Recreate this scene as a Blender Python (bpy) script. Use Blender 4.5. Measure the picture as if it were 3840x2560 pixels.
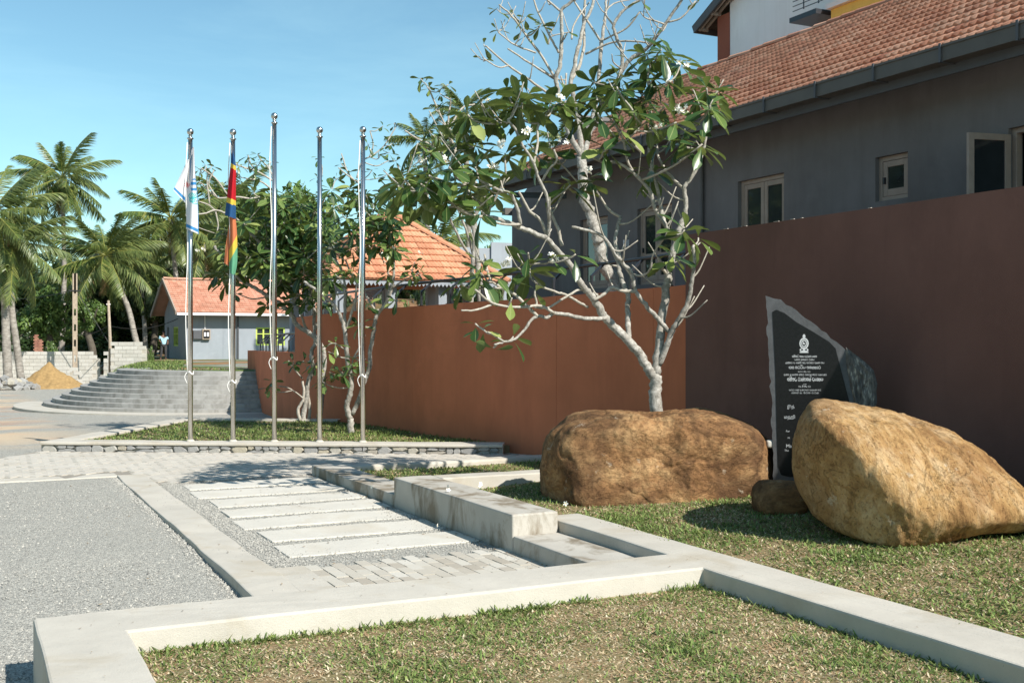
import bpy, bmesh, math, random
import numpy as np
from mathutils import Vector, Matrix, Euler
random.seed(7); rng = np.random.default_rng(7)
S = bpy.context.scene
for o in list(bpy.data.objects): bpy.data.objects.remove(o)
rad = math.radians
# ------------------------------------------------------------------ camera
HC = 1.7; FPX = 2560.0; CX = 1176.0; YH = 780.0          # camera height; lens calibrated on a 2352 px wide print
TH = math.atan2(1262, 2560.0)
FW = np.array([math.sin(TH), math.cos(TH), 0]); RT = np.array([math.cos(TH), -math.sin(TH), 0])
cam = bpy.data.cameras.new('camera'); cam.sensor_width = 36; cam.lens = 36 * FPX / 2352
cam.clip_start = .1; cam.clip_end = 2000
co = bpy.data.objects.new('camera', cam); S.collection.objects.link(co)
co.location = (0, 0, HC); co.rotation_euler = (rad(90) - math.atan(4 / FPX), 0, -TH)
S.camera = co
# ------------------------------------------------------------------ sky and sun
SUN_AZ = rad(20); SUN_EL = rad(40)                        # sun stands behind the camera, a little to the right
sun_dir = Vector((math.sin(SUN_AZ) * math.cos(SUN_EL), -math.cos(SUN_AZ) * math.cos(SUN_EL), math.sin(SUN_EL)))
W = bpy.data.worlds.new('World'); S.world = W; W.use_nodes = True
wn = W.node_tree; wn.nodes.clear()
sky = wn.nodes.new('ShaderNodeTexSky'); sky.sky_type = 'NISHITA'; sky.sun_disc = False
sky.sun_elevation = SUN_EL; sky.sun_rotation = math.pi - SUN_AZ
sky.air_density = 1.0; sky.dust_density = 0.3; sky.ozone_density = 1.0; sky.altitude = 0
bg = wn.nodes.new('ShaderNodeBackground'); bg.inputs['Strength'].default_value = .104
wo = wn.nodes.new('ShaderNodeOutputWorld')
tint = wn.nodes.new('ShaderNodeMix'); tint.data_type = 'RGBA'; tint.blend_type = 'MULTIPLY'; tint.inputs[0].default_value = 1; tint.inputs[7].default_value = (.74, .985, .93, 1)
wc_ = wn.nodes.new('ShaderNodeTexCoord'); wm = wn.nodes.new('ShaderNodeMapping'); wm.inputs['Scale'].default_value = (1.3, 1.3, 5)
wnz = wn.nodes.new('ShaderNodeTexNoise'); wnz.inputs['Scale'].default_value = 1.6; wnz.inputs['Detail'].default_value = 7; wnz.inputs['Roughness'].default_value = .62; wnz.inputs['Distortion'].default_value = .5
wr = wn.nodes.new('ShaderNodeMapRange'); wr.inputs[1].default_value = .48; wr.inputs[2].default_value = .85; wr.inputs[4].default_value = .15      # faint cirrus all round the dome
cir = wn.nodes.new('ShaderNodeMix'); cir.data_type = 'RGBA'; cir.inputs[7].default_value = (9.5, 10.2, 10.6, 1)
wn.links.new(wc_.outputs['Generated'], wm.inputs[0]); wn.links.new(wm.outputs[0], wnz.inputs['Vector']); wn.links.new(wnz.outputs[0], wr.inputs[0]); wn.links.new(wr.outputs[0], cir.inputs[0]); wn.links.new(sky.outputs[0], cir.inputs[6])
wn.links.new(cir.outputs[2], tint.inputs[6]); wn.links.new(tint.outputs[2], bg.inputs[0]); wn.links.new(bg.outputs[0], wo.inputs[0])
sl = bpy.data.lights.new('sun', 'SUN'); sl.energy = 4.6; sl.angle = rad(.53); sl.color = (1, .955, .88)
so = bpy.data.objects.new('sun', sl); S.collection.objects.link(so)
so.rotation_euler = (-sun_dir).to_track_quat('-Z', 'Y').to_euler(); so.location = (10, -20, 30)
S.view_settings.view_transform = 'Standard'; S.view_settings.look = 'None'
S.view_settings.exposure = .64; S.view_settings.gamma = 1
S.render.engine = 'CYCLES'
S.cycles.max_bounces = 8; S.cycles.transparent_max_bounces = 8
# ------------------------------------------------------------------ helpers
C = S.collection
def at(x, y, d):
    u = (x - CX) / FPX
    p = d * (FW + u * RT); p[2] = HC - (y - YH) / FPX * d
    return p
def gp(x, y, z=0.0): return at(x, y, (HC - z) * FPX / (y - YH))
def lerp(a, b, t): return a + (b - a) * t
def pwl(x, xs, ys): return float(np.interp(x, xs, ys))
def tag(o, label=None, cat=None, group=None, kind=None):
    if label: o['label'] = label
    if cat: o['category'] = cat
    if group: o['group'] = group
    if kind: o['kind'] = kind
    return o
def root(name, loc, label, cat, group=None):
    o = bpy.data.objects.new(name, None); C.objects.link(o); o.location = tuple(loc)
    o.empty_display_size = .2
    return tag(o, label, cat, group)
def wloc(o):
    p = Vector((0, 0, 0))
    while o is not None:
        p = p + Vector(o.location); o = o.parent
    return p
def mesh_data(name, V, F, mats, smooth=False, mi=None, uv=None):
    me = bpy.data.meshes.new(name)
    V = np.asarray(V, dtype=np.float32)
    if isinstance(F, np.ndarray):
        n, k = F.shape
        me.vertices.add(len(V)); me.vertices.foreach_set('co', V.ravel())
        me.loops.add(n * k); me.loops.foreach_set('vertex_index', F.ravel().astype(np.int32))
        me.polygons.add(n); me.polygons.foreach_set('loop_start', np.arange(0, n * k, k, dtype=np.int32))
        me.update(calc_edges=True)
    else:
        me.from_pydata(V.tolist(), [], [tuple(int(i) for i in f) for f in F]); me.update()
    if not isinstance(mats, (list, tuple)): mats = [mats]
    for m in mats: me.materials.append(m)
    if smooth: me.polygons.foreach_set('use_smooth', np.ones(len(me.polygons), dtype=bool))
    if mi is not None: me.polygons.foreach_set('material_index', np.asarray(mi, dtype=np.int32))
    if uv is not None:
        l = me.uv_layers.new(name='UVMap')
        vi = np.zeros(len(me.loops), dtype=np.int32); me.loops.foreach_get('vertex_index', vi)
        l.data.foreach_set('uv', np.asarray(uv, dtype=np.float32)[vi].ravel())
    me.update()
    return me
def mk(name, V, F, mats, parent=None, smooth=False, mi=None, uv=None, bevel=0, seg=2):
    V = np.asarray(V, dtype=float)
    if parent is not None: V = V - np.array(wloc(parent))
    o = bpy.data.objects.new(name, mesh_data(name, V, F, mats, smooth, mi, uv)); C.objects.link(o)
    if parent is not None: o.parent = parent
    if bevel:
        b = o.modifiers.new('bevel', 'BEVEL'); b.width = bevel; b.segments = seg; b.limit_method = 'ANGLE'; b.angle_limit = rad(40)
    return o
def inst(name, me, M, parent):
    o = bpy.data.objects.new(name, me); C.objects.link(o); o.parent = parent
    M = Matrix.Translation(-wloc(parent)) @ M
    o.matrix_local = M
    return o
class MB:
    def __init__(s): s.V = []; s.F = []; s.mi = []
    def add(s, V, F, m=0):
        o = len(s.V); s.V += [tuple(v) for v in V]; s.F += [tuple(int(i) + o for i in f) for f in F]; s.mi += [m] * len(F); return s
    def box(s, x0, x1, y0, y1, z0, z1, m=0):
        return s.add([(x0,y0,z0),(x1,y0,z0),(x1,y1,z0),(x0,y1,z0),(x0,y0,z1),(x1,y0,z1),(x1,y1,z1),(x0,y1,z1)], BOXF, m)
    def obox(s, c, ax, ay, az, m=0):       # centre and three half-axis vectors
        c = np.array(c, float); ax, ay, az = (np.array(a, float) for a in (ax, ay, az))
        return s.add([c - ax - ay - az, c + ax - ay - az, c + ax + ay - az, c - ax + ay - az,
                      c - ax - ay + az, c + ax - ay + az, c + ax + ay + az, c - ax + ay + az], BOXF, m)
    def bar(s, a, b, w, h=None, up=(0, 0, 1), m=0):
        a = np.array(a, float); b = np.array(b, float); d = b - a; L = np.linalg.norm(d); d /= L
        up = np.array(up, float)
        if abs(d @ up) > .95: up = np.array((1., 0, 0))
        sx = np.cross(d, up); sx /= np.linalg.norm(sx); u = np.cross(sx, d)
        return s.obox((a + b) / 2, d * L / 2, sx * w / 2, u * (h or w) / 2, m)
    def tube(s, P, R, sides=8, m=0, cap=True):
        V, F = tube(P, R, sides, cap); return s.add(V, F, m)
    def prism(s, poly, z0, z1, m=0):
        n = len(poly); z0 = z0 if hasattr(z0, '__len__') else [z0] * n; z1 = z1 if hasattr(z1, '__len__') else [z1] * n
        V = [(p[0], p[1], z) for p, z in zip(poly, z0)] + [(p[0], p[1], z) for p, z in zip(poly, z1)]
        F = [tuple(range(n))[::-1], tuple(range(n, 2 * n))] + [(i, (i + 1) % n, n + (i + 1) % n, n + i) for i in range(n)]
        return s.add(V, F, m)
    def lathe(s, prof, c, n=14, m=0):      # prof: (r, z) from bottom to top
        V = []; F = []
        for r, z in prof:
            for k in range(n):
                a = 2 * math.pi * k / n; V.append((c[0] + r * math.cos(a), c[1] + r * math.sin(a), c[2] + z))
        for i in range(len(prof) - 1):
            for k in range(n): F.append((i*n+k, i*n+(k+1) % n, (i+1)*n+(k+1) % n, (i+1)*n+k))
        F.append(tuple(range(n))[::-1]); F.append(tuple(range((len(prof)-1)*n, len(prof)*n)))
        return s.add(V, F, m)
    def build(s, name, mats, parent=None, smooth=False, bevel=0, seg=2):
        return mk(name, s.V, s.F, mats, parent, smooth, s.mi, None, bevel, seg)
BOXF = [(0,3,2,1),(4,5,6,7),(0,1,5,4),(1,2,6,5),(2,3,7,6),(3,0,4,7)]
def tube(P, R, sides=8, cap=True):
    P = np.array(P, float); n = len(P); R = np.full(n, R, float) if np.isscalar(R) else np.array(R, float)
    Tn = np.gradient(P, axis=0); Tn /= (np.linalg.norm(Tn, axis=1)[:, None] + 1e-9)
    u = np.cross(Tn[0], (0.31, 0.9, .2)); u /= np.linalg.norm(u)
    V = []; ang = np.arange(sides) * 2 * math.pi / sides
    for i in range(n):
        u = u - (u @ Tn[i]) * Tn[i]; u /= np.linalg.norm(u); v = np.cross(Tn[i], u)
        V.append(P[i] + R[i] * (np.cos(ang)[:, None] * u + np.sin(ang)[:, None] * v))
    V = np.concatenate(V); F = []
    for i in range(n - 1):
        for k in range(sides): F.append((i*sides+k, i*sides+(k+1) % sides, (i+1)*sides+(k+1) % sides, (i+1)*sides+k))
    if cap: F.append(tuple(range(sides))[::-1]); F.append(tuple(range((n-1)*sides, n*sides)))
    return V, F
def crom(P, per=5):
    P = [np.array(p, float) for p in P]
    if len(P) < 3: return [lerp(P[0], P[-1], t) for t in np.linspace(0, 1, per + 1)]
    Q = [2*P[0]-P[1]] + P + [2*P[-1]-P[-2]]; out = []
    for i in range(1, len(Q) - 2):
        for k in range(per):
            t = k / per; a, b, c, d = Q[i-1], Q[i], Q[i+1], Q[i+2]
            out.append(.5*((2*b) + (c-a)*t + (2*a-5*b+4*c-d)*t*t + (3*b-a-3*c+d)*t**3))
    out.append(P[-1]); return out
_ph = rng.uniform(0, 6.28, (64, 3)); _dr = rng.normal(size=(64, 3)); _dr /= np.linalg.norm(_dr, axis=1)[:, None]
def fbm(P, scale=1.0, octv=4, seed=0, gain=.5):
    P = np.asarray(P, float) * scale; out = np.zeros(len(P)); a = 1.0
    for o in range(octv):
        for k in range(4):
            i = (seed * 13 + o * 4 + k) % 64; j = (i * 7 + 5) % 64
            out += a * np.sin(P @ _dr[i] * 1.7 + _ph[i, 0] + 1.3 * np.sin(P @ _dr[j] * 1.1 + _ph[j, 1])) / 4
        P = P * 2.03; a *= gain
    return out
def slab(name, x0, x1, y0, y1, z0, z1, m, parent=None, step=.25, jit=.006, bevel=.012, seed=0, z1b=None):
    """box cut along its length with slightly uneven edges; z1b: top height at the far (y1) end"""
    nx = max(1, int(abs(x1-x0)/step)); ny = max(1, int(abs(y1-y0)/step)); V = []; F = []
    def P(i, j, t):
        x = lerp(x0, x1, i/nx); y = lerp(y0, y1, j/ny); z = z0 if t == 0 else lerp(z1, z1 if z1b is None else z1b, j/ny)
        return [x, y, z]
    idx = {}
    def vid(i, j, t):
        if (i, j, t) not in idx: idx[(i, j, t)] = len(V); V.append(P(i, j, t))
        return idx[(i, j, t)]
    for i in range(nx):
        for j in range(ny):
            F.append((vid(i,j,1), vid(i+1,j,1), vid(i+1,j+1,1), vid(i,j+1,1)))
    for i in range(nx):
        F.append((vid(i,0,0), vid(i+1,0,0), vid(i+1,0,1), vid(i,0,1))); F.append((vid(i+1,ny,0), vid(i,ny,0), vid(i,ny,1), vid(i+1,ny,1)))
    for j in range(ny):
        F.append((vid(0,j+1,0), vid(0,j,0), vid(0,j,1), vid(0,j+1,1))); F.append((vid(nx,j,0), vid(nx,j+1,0), vid(nx,j+1,1), vid(nx,j,1)))
    A = np.array(V); 
    for k in range(3): A[:, k] += jit * fbm(A, 2.3, 3, seed + k)
    return mk(name, A, F, m, parent, False, None, None, bevel)
# ------------------------------------------------------------------ materials
class NT:
    def __init__(s, name, rough=.8, spec=.3):
        s.m = bpy.data.materials.new(name); s.m.use_nodes = True; s.t = s.m.node_tree
        s.b = s.t.nodes['Principled BSDF']; s.b.inputs['Roughness'].default_value = rough
        s.b.inputs['Specular IOR Level'].default_value = spec; s._pos = None
    def n(s, t, **k):
        x = s.t.nodes.new(t)
        for a, v in k.items(): setattr(x, a, v)
        return x
    def l(s, a, b): s.t.links.new(a, b)
    def pos(s):
        if s._pos is None: s._pos = s.n('ShaderNodeNewGeometry')
        return s._pos.outputs['Position']
    def scaled(s, sc):
        mp = s.n('ShaderNodeMapping'); mp.inputs['Scale'].default_value = sc; s.l(s.pos(), mp.inputs[0]); return mp.outputs[0]
    def noise(s, scale, detail=4, rough=.55, vec=None, dist=0):
        x = s.n('ShaderNodeTexNoise'); x.inputs['Scale'].default_value = scale; x.inputs['Detail'].default_value = detail
        x.inputs['Roughness'].default_value = rough; x.inputs['Distortion'].default_value = dist
        s.l(vec or s.pos(), x.inputs['Vector']); return x.outputs[0]
    def voro(s, scale, out='Color', vec=None, feature='F1'):
        x = s.n('ShaderNodeTexVoronoi'); x.feature = feature; x.inputs['Scale'].default_value = scale; s.l(vec or s.pos(), x.inputs['Vector']); return x.outputs[out]
    def ramp(s, f, stops, interp='LINEAR'):
        r = s.n('ShaderNodeValToRGB'); e = r.color_ramp; e.interpolation = interp
        while len(e.elements) < len(stops): e.elements.new(.5)
        for k, (p, c) in zip(e.elements, stops): k.position = p; k.color = (*c, 1) if len(c) == 3 else c
        s.l(f, r.inputs[0]); return r.outputs[0]
    def mix(s, f, a, b, mode='MIX'):
        x = s.n('ShaderNodeMix', data_type='RGBA', blend_type=mode)
        for sock, v in ((x.inputs[0], f), (x.inputs[6], a), (x.inputs[7], b)):
            if isinstance(v, (int, float)): sock.default_value = v
            elif isinstance(v, tuple): sock.default_value = (*v, 1)
            else: s.l(v, sock)
        return x.outputs[2]
    def math(s, op, a, b=0.0):
        x = s.n('ShaderNodeMath', operation=op)
        for sock, v in ((x.inputs[0], a), (x.inputs[1], b)):
            if isinstance(v, (int, float)): sock.default_value = v
            else: s.l(v, sock)
        return x.outputs[0]
    def rnd(s):
        o = s.n('ShaderNodeObjectInfo'); g = s.n('ShaderNodeNewGeometry')
        return s.math('FRACT', s.math('ADD', o.outputs['Random'], g.outputs['Random Per Island']))
    def bump(s, h, strength=.3, dist=.01):
        b = s.n('ShaderNodeBump'); b.inputs['Strength'].default_value = strength; b.inputs['Distance'].default_value = dist
        s.l(h, b.inputs['Height']); s.l(b.outputs[0], s.b.inputs['Normal'])
    def col(s, c):
        if isinstance(c, tuple): s.b.inputs['Base Color'].default_value = (*c, 1)
        else: s.l(c, s.b.inputs['Base Color'])
        return s.m
def plain(name, c, rough=.7, var=.12, scale=4, metal=0, bump=0, bs=60, spec=.3):
    t = NT(name, rough, spec); f = t.noise(scale, 5)
    a = tuple(max(0, v * (1 - var)) for v in c); b = tuple(min(1, v * (1 + var)) for v in c)
    t.col(t.ramp(f, [(.3, a), (.7, b)])); t.b.inputs['Metallic'].default_value = metal
    if bump: t.bump(t.noise(bs, 4), bump, .01)
    return t.m
def concrete(name, c, stain=(.36, .31, .24), amt=.45, dark=.82, drip=False, spot=1.0, bump=.35):
    t = NT(name, .85, .2)
    a = t.ramp(t.noise(2.2, 6, .6), [(.3, tuple(v * dark for v in c)), (.68, c)])
    a = t.mix(t.math('MULTIPLY', t.noise(34, 4, .7), .22), a, tuple(v * .72 for v in c))
    vec = t.scaled((1.5, 1.5, .8)) if drip else t.scaled((.8, .8, .8))
    f = t.ramp(t.noise(1.9, 5, .62, vec, .6), [(.47, (0, 0, 0)), (.62, (1, 1, 1))] if drip else [(.52, (0, 0, 0)), (.70, (1, 1, 1))])
    a = t.mix(t.math('MULTIPLY', f, amt), a, stain)
    g = t.ramp(t.noise(75, 2, .5), [(.69, (0, 0, 0)), (.73, (1, 1, 1))])
    a = t.mix(t.math('MULTIPLY', g, .35 * spot), a, (.2, .19, .17))
    t.bump(t.math('ADD', t.noise(9, 6, .65), t.math('MULTIPLY', t.noise(110, 3), .4)), bump, .012)
    return t.col(a)
M = {}
M['conc'] = concrete('concrete_pale', (.545, .505, .435), (.39, .33, .24), .6, .82)
M['conc_wall'] = concrete('concrete_stained', (.50, .465, .405), (.20, .16, .11), .9, .8, True)
M['conc_strip'] = concrete('concrete_white_strip', (.61, .575, .505), (.46, .40, .31), .55, .88)
M['conc_step'] = concrete('concrete_step', (.40, .39, .365), (.21, .2, .18), .7, .72, True)
M['conc_walk'] = concrete('concrete_walkway', (.55, .51, .445), (.42, .37, .3), .5, .84)
def gravel_mat():
    t = NT('gravel', .92, .15)
    v = t.voro(95, 'Color'); bw = t.n('ShaderNodeRGBToBW'); t.l(v, bw.inputs[0])
    a = t.ramp(bw.outputs[0], [(.12, (.18, .172, .155)), (.4, (.345, .332, .295)), (.7, (.435, .418, .365)), (.92, (.64, .60, .52))])
    a = t.mix(t.math('MULTIPLY', t.ramp(t.noise(.55, 5, .6), [(.35, (0,0,0)), (.7, (1,1,1))]), .30), a, (.36, .345, .305), 'MIX')
    # trodden sand and red laterite on the far drive
    m = t.n('ShaderNodeSeparateXYZ'); t.l(t.pos(), m.inputs[0])
    far = t.n('ShaderNodeMapRange'); far.inputs[1].default_value = 19.5; far.inputs[2].default_value = 23; t.l(m.outputs[1], far.inputs[0])
    fx = t.n('ShaderNodeMapRange'); fx.inputs[1].default_value = 2.6; fx.inputs[2].default_value = .8; t.l(m.outputs[0], fx.inputs[0])
    farv = t.math('MULTIPLY', far.outputs[0], fx.outputs[0])
    n1 = t.ramp(t.noise(1.0, 5, .6, t.scaled((.22, .34, 1)), .8), [(.50, (0,0,0)), (.58, (1,1,1))])
    n2 = t.ramp(t.noise(1.7, 5, .6, t.scaled((.25, .30, 1)), .8), [(.50, (0,0,0)), (.62, (1,1,1))])
    a = t.mix(t.math('MULTIPLY', t.math('MULTIPLY', n2, farv), .6), a, (.50, .27, .165))
    a = t.mix(t.math('MULTIPLY', t.math('MULTIPLY', n1, farv), .75), a, (.66, .50, .33))
    d = t.voro(95, 'Distance')
    t.bump(t.math('ADD', t.math('MULTIPLY', d, -1.0), t.math('MULTIPLY', t.noise(14, 4), .8)), .8, .011)
    return t.col(a)
M['gravel'] = gravel_mat()
M['stone_chip'] = (lambda t: t.col(t.ramp(t.rnd(), [(0, (.22, .215, .195)), (.5, (.38, .365, .325)), (1, (.52, .495, .435))])))(NT('gravel_chip', .9))
def soil_mat():
    t = NT('lawn_soil', .95, .1)
    a = t.ramp(t.noise(6, 6, .65), [(.3, (.13, .12, .055)), (.5, (.23, .185, .095)), (.64, (.29, .20, .115)), (.78, (.16, .17, .065))])
    t.bump(t.noise(40, 5), .8, .02); return t.col(a)
M['soil'] = soil_mat()
def attr_mat(name, rough=.6, transl=.35, spec=.25):
    t = NT(name, rough, spec); a = t.n('ShaderNodeAttribute'); a.attribute_name = 'tint'
    t.col(a.outputs['Color'])
    tr = t.n('ShaderNodeBsdfTranslucent'); t.l(a.outputs['Color'], tr.inputs[0])
    mx = t.n('ShaderNodeMixShader'); mx.inputs[0].default_value = transl
    out = t.t.nodes['Material Output']; t.l(t.b.outputs[0], mx.inputs[1]); t.l(tr.outputs[0], mx.inputs[2]); t.l(mx.outputs[0], out.inputs[0])
    return t.m
M['grass'] = attr_mat('grass_blades', .55, .3)
def leaf_mat(name, stops, rough=.3, spec=.5, transl=.22, rib=True, under=1.5):
    t = NT(name, rough, spec)
    c = t.ramp(t.rnd(), stops)
    c = t.mix(t.math('MULTIPLY', t.noise(9, 3), .35), c, tuple(v * .6 for v in stops[0][1]))
    if rib:
        uv = t.n('ShaderNodeUVMap'); sp = t.n('ShaderNodeSeparateXYZ'); t.l(uv.outputs[0], sp.inputs[0])
        d = t.math('ABSOLUTE', t.math('SUBTRACT', sp.outputs[1], .5))
        r = t.ramp(d, [(.02, (1, 1, 1)), (.05, (0, 0, 0))])
        c = t.mix(t.math('MULTIPLY', r, .75), c, (.32, .36, .14))
    g = t.n('ShaderNodeNewGeometry')
    c2 = t.mix(g.outputs['Backfacing'], c, t.mix(.55, c, (.16, .2, .07)))
    t.col(c2)
    tr = t.n('ShaderNodeBsdfTranslucent'); t.l(t.mix(.5, c2, (.25, .34, .05)), tr.inputs[0])
    mx = t.n('ShaderNodeMixShader'); mx.inputs[0].default_value = transl
    out = t.t.nodes['Material Output']; t.l(t.b.outputs[0], mx.inputs[1]); t.l(tr.outputs[0], mx.inputs[2]); t.l(mx.outputs[0], out.inputs[0])
    return t.m
M['plu_leaf'] = leaf_mat('plumeria_leaf', [(0, (.022, .055, .02)), (.45, (.045, .10, .028)), (.75, (.11, .185, .045)), (.92, (.26, .33, .085)), (1, (.40, .45, .15))], .30, .5, .24)
M['palm_leaf'] = leaf_mat('palm_leaflet', [(0, (.04, .075, .02)), (.4, (.09, .14, .034)), (.8, (.20, .245, .06)), (1, (.37, .34, .11))], .38, .45, .22, False)
M['palm_dry'] = plain('palm_dry_frond', (.26, .17, .085), .85, .3)
M['palm_rib'] = plain('palm_rachis', (.24, .24, .055), .5, .2)
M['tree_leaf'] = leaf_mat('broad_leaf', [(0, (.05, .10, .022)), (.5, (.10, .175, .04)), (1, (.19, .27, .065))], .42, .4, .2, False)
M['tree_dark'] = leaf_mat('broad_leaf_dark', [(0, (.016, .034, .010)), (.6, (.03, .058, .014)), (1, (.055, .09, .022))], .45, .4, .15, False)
def bark_mat(name, a, b, c, scale=26, stretch=(1, 1, 1)):
    t = NT(name, .85, .2); v = t.scaled(stretch)
    f = t.noise(scale, 6, .7, v)
    t.col(t.mix(t.math('MULTIPLY', t.ramp(t.noise(5, 5, .6), [(.45, (0,0,0)), (.65, (1,1,1))]), .6), t.ramp(f, [(.32, a), (.55, b), (.75, c)]), a))
    t.bump(f, .6, .012); return t.m
M['plu_bark'] = bark_mat('plumeria_bark', (.17, .155, .13), (.42, .395, .35), (.64, .61, .56))
M['plu_twig'] = bark_mat('plumeria_twig', (.30, .27, .22), (.46, .42, .36), (.60, .56, .50))
M['palm_bark'] = bark_mat('palm_bark', (.17, .15, .13), (.34, .31, .27), (.48, .45, .40), 3, (1, 1, 5))
M['tree_bark'] = bark_mat('tree_bark', (.06, .05, .04), (.13, .11, .085), (.2, .17, .14))
M['petal'] = plain('petal_white', (.82, .81, .74), .5, .05)
M['petal_eye'] = plain('petal_yellow', (.75, .5, .08), .5, .05)
def paint(name, c, var=.1, dirt=.25, dc=None):
    t = NT(name, .9, .2); dc = dc or tuple(v * .55 for v in c)
    a = t.ramp(t.noise(.9, 6, .6), [(.3, tuple(v * (1 - var) for v in c)), (.7, tuple(min(1, v * (1 + var)) for v in c))])
    a = t.mix(t.math('MULTIPLY', t.ramp(t.noise(1.4, 6, .65, t.scaled((1, 1, .35))), [(.5, (0,0,0)), (.75, (1,1,1))]), dirt), a, dc)
    sk = t.ramp(t.noise(1.0, 4, .7, t.scaled((2.6, 2.6, .22)), .5), [(.5, (0, 0, 0)), (.74, (1, 1, 1))]); a = t.mix(t.math('MULTIPLY', sk, .3), a, dc)
    bl = t.ramp(t.noise(.55, 7, .7, None, .6), [(.55, (0, 0, 0)), (.63, (1, 1, 1))]); a = t.mix(t.math('MULTIPLY', bl, .22), a, tuple(min(1, v * 1.35) for v in c))
    t.bump(t.math('ADD', t.noise(120, 3), t.noise(6, 4)), .3, .008); return t.col(a)
M['wall_brown'] = paint('paint_rust_brown', (.52, .172, .086), .12, .5, (.37, .118, .064))
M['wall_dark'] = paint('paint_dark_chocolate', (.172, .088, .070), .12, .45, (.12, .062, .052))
M['wall_cut'] = paint('raw_render_edge', (.55, .48, .42))
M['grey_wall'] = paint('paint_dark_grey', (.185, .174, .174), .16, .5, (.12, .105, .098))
M['grey_mid'] = paint('paint_mid_grey', (.30, .325, .355), .05, .15)  # one mid grey paint for small house, pavilion and boundary wall
M['pier'] = paint('paint_red_brown', (.30, .10, .065))
M['white_wall'] = paint('paint_white', (.82, .80, .81), .04, .15, (.6, .58, .56))
M['yellow_wall'] = paint('paint_yellow', (.80, .52, .13), .05, .1)
M['gutter'] = plain('gutter_grey', (.112, .10, .088), .55, .1)
M['fascia'] = plain('fascia_blue_grey', (.09, .092, .10), .6, .08)
M['frame'] = plain('window_frame_taupe', (.36, .285, .235), .6, .08, 8)
M['lime'] = plain('window_frame_lime', (.50, .62, .13), .55, .08)
M['black_metal'] = plain('black_railing_paint', (.022, .024, .03), .35, .1, spec=.5)
def glass_mat(name, c):
    t = NT(name, .04, .8); t.col(t.ramp(t.noise(1.5, 3), [(.3, tuple(v * .6 for v in c)), (.7, c)])); return t.m
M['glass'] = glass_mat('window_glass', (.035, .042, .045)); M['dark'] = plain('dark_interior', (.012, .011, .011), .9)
def tile_mat(name, stops, dirt=.35):
    t = NT(name, .85, .2)
    c = t.ramp(t.rnd(), stops)
    c = t.mix(t.math('MULTIPLY', t.ramp(t.noise(1.1, 5, .65), [(.48, (0,0,0)), (.72, (1,1,1))]), dirt), c, (.17, .085, .055))
    c = t.mix(t.math('MULTIPLY', t.noise(45, 3), .18), c, (.55, .36, .25))
    t.bump(t.noise(70, 3), .25, .008); return t.col(c)
M['tile'] = tile_mat('clay_tile', [(0, (.44, .175, .105)), (.5, (.54, .245, .15)), (.9, (.62, .33, .22)), (1, (.36, .13, .08))])
M['tile_o'] = tile_mat('clay_tile_orange', [(0, (.47, .195, .105)), (.5, (.54, .25, .14)), (.9, (.60, .305, .18)), (1, (.43, .165, .09))], .25)
M['tile_r'] = tile_mat('clay_tile_red', [(0, (.40, .175, .115)), (.5, (.47, .225, .155)), (1, (.53, .28, .20))], .3)
def steel_mat():
    t = NT('stainless_steel', .2, .5); t.b.inputs['Metallic'].default_value = 1
    t.col(t.ramp(t.noise(3, 4), [(.3, (.52, .51, .49)), (.7, (.66, .65, .62))])); return t.m
M['steel'] = steel_mat()
M['rope'] = plain('rope_white', (.78, .76, .72), .9, .06)
def boulder_mat(name, a, b, c, stretch, dark_tone, blot=.6):
    t = NT(name, .9, .15)
    v = t.scaled(stretch)
    f = t.noise(3.2, 10, .72, v, .35); g = t.noise(24, 6, .7, v, .2); big = t.noise(1.5, 6, .6, None, .5)
    k = t.ramp(f, [(.32, a), (.48, b), (.62, c), (.78, tuple(min(1, x * 1.2) for x in c))])
    k = t.mix(t.math('MULTIPLY', t.ramp(big, [(.46, (0, 0, 0)), (.60, (1, 1, 1))]), blot), k, dark_tone)  # blotches placed by noise, darker than the rest of the rock
    k = t.mix(t.math('MULTIPLY', t.ramp(g, [(.36, (1, 1, 1)), (.5, (0, 0, 0))]), .45), k, dark_tone)
    w = t.ramp(t.noise(7, 8, .75), [(.62, (0, 0, 0)), (.66, (1, 1, 1))])
    k = t.mix(t.math('MULTIPLY', w, .45), k, (.60, .52, .40))
    cr = t.ramp(t.math('ABSOLUTE', t.math('SUBTRACT', t.noise(2.6, 7, .7, v, .8), .5)), [(.0, (1, 1, 1)), (.012, (0, 0, 0))])
    pit = t.ramp(t.noise(46, 5, .75), [(.60, (0, 0, 0)), (.68, (1, 1, 1))]); k = t.mix(t.math('MULTIPLY', pit, .45), k, dark_tone)
    hgt = t.math('SUBTRACT', t.math('ADD', t.math('MULTIPLY', f, 1.0), t.math('MULTIPLY', g, .4)), t.math('ADD', t.math('MULTIPLY', cr, .12), t.math('MULTIPLY', pit, .2)))
    t.bump(hgt, 1.0, .042); return t.col(k)
M['boulder_gold'] = boulder_mat('boulder_golden', (.20, .105, .04), (.42, .255, .105), (.56, .39, .21), (1.6, .9, .7), (.20, .095, .04), .45)
M['boulder_brown'] = boulder_mat('boulder_brown', (.14, .068, .03), (.30, .16, .07), (.45, .275, .13), (.7, .9, 1.3), (.075, .04, .022), .75)
def stone_mat(name, stops):
    t = NT(name, .85, .25); c = t.ramp(t.rnd(), stops)
    c = t.mix(t.math('MULTIPLY', t.noise(22, 6, .7), .55), c, (.16, .16, .155)); t.bump(t.noise(30, 6), .6, .015); return t.col(c)
M['rubble'] = stone_mat('rubble_stone', [(0, (.30, .295, .285)), (.35, (.38, .37, .35)), (.7, (.45, .43, .38)), (.88, (.48, .42, .30)), (1, (.36, .325, .285))])
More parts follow.
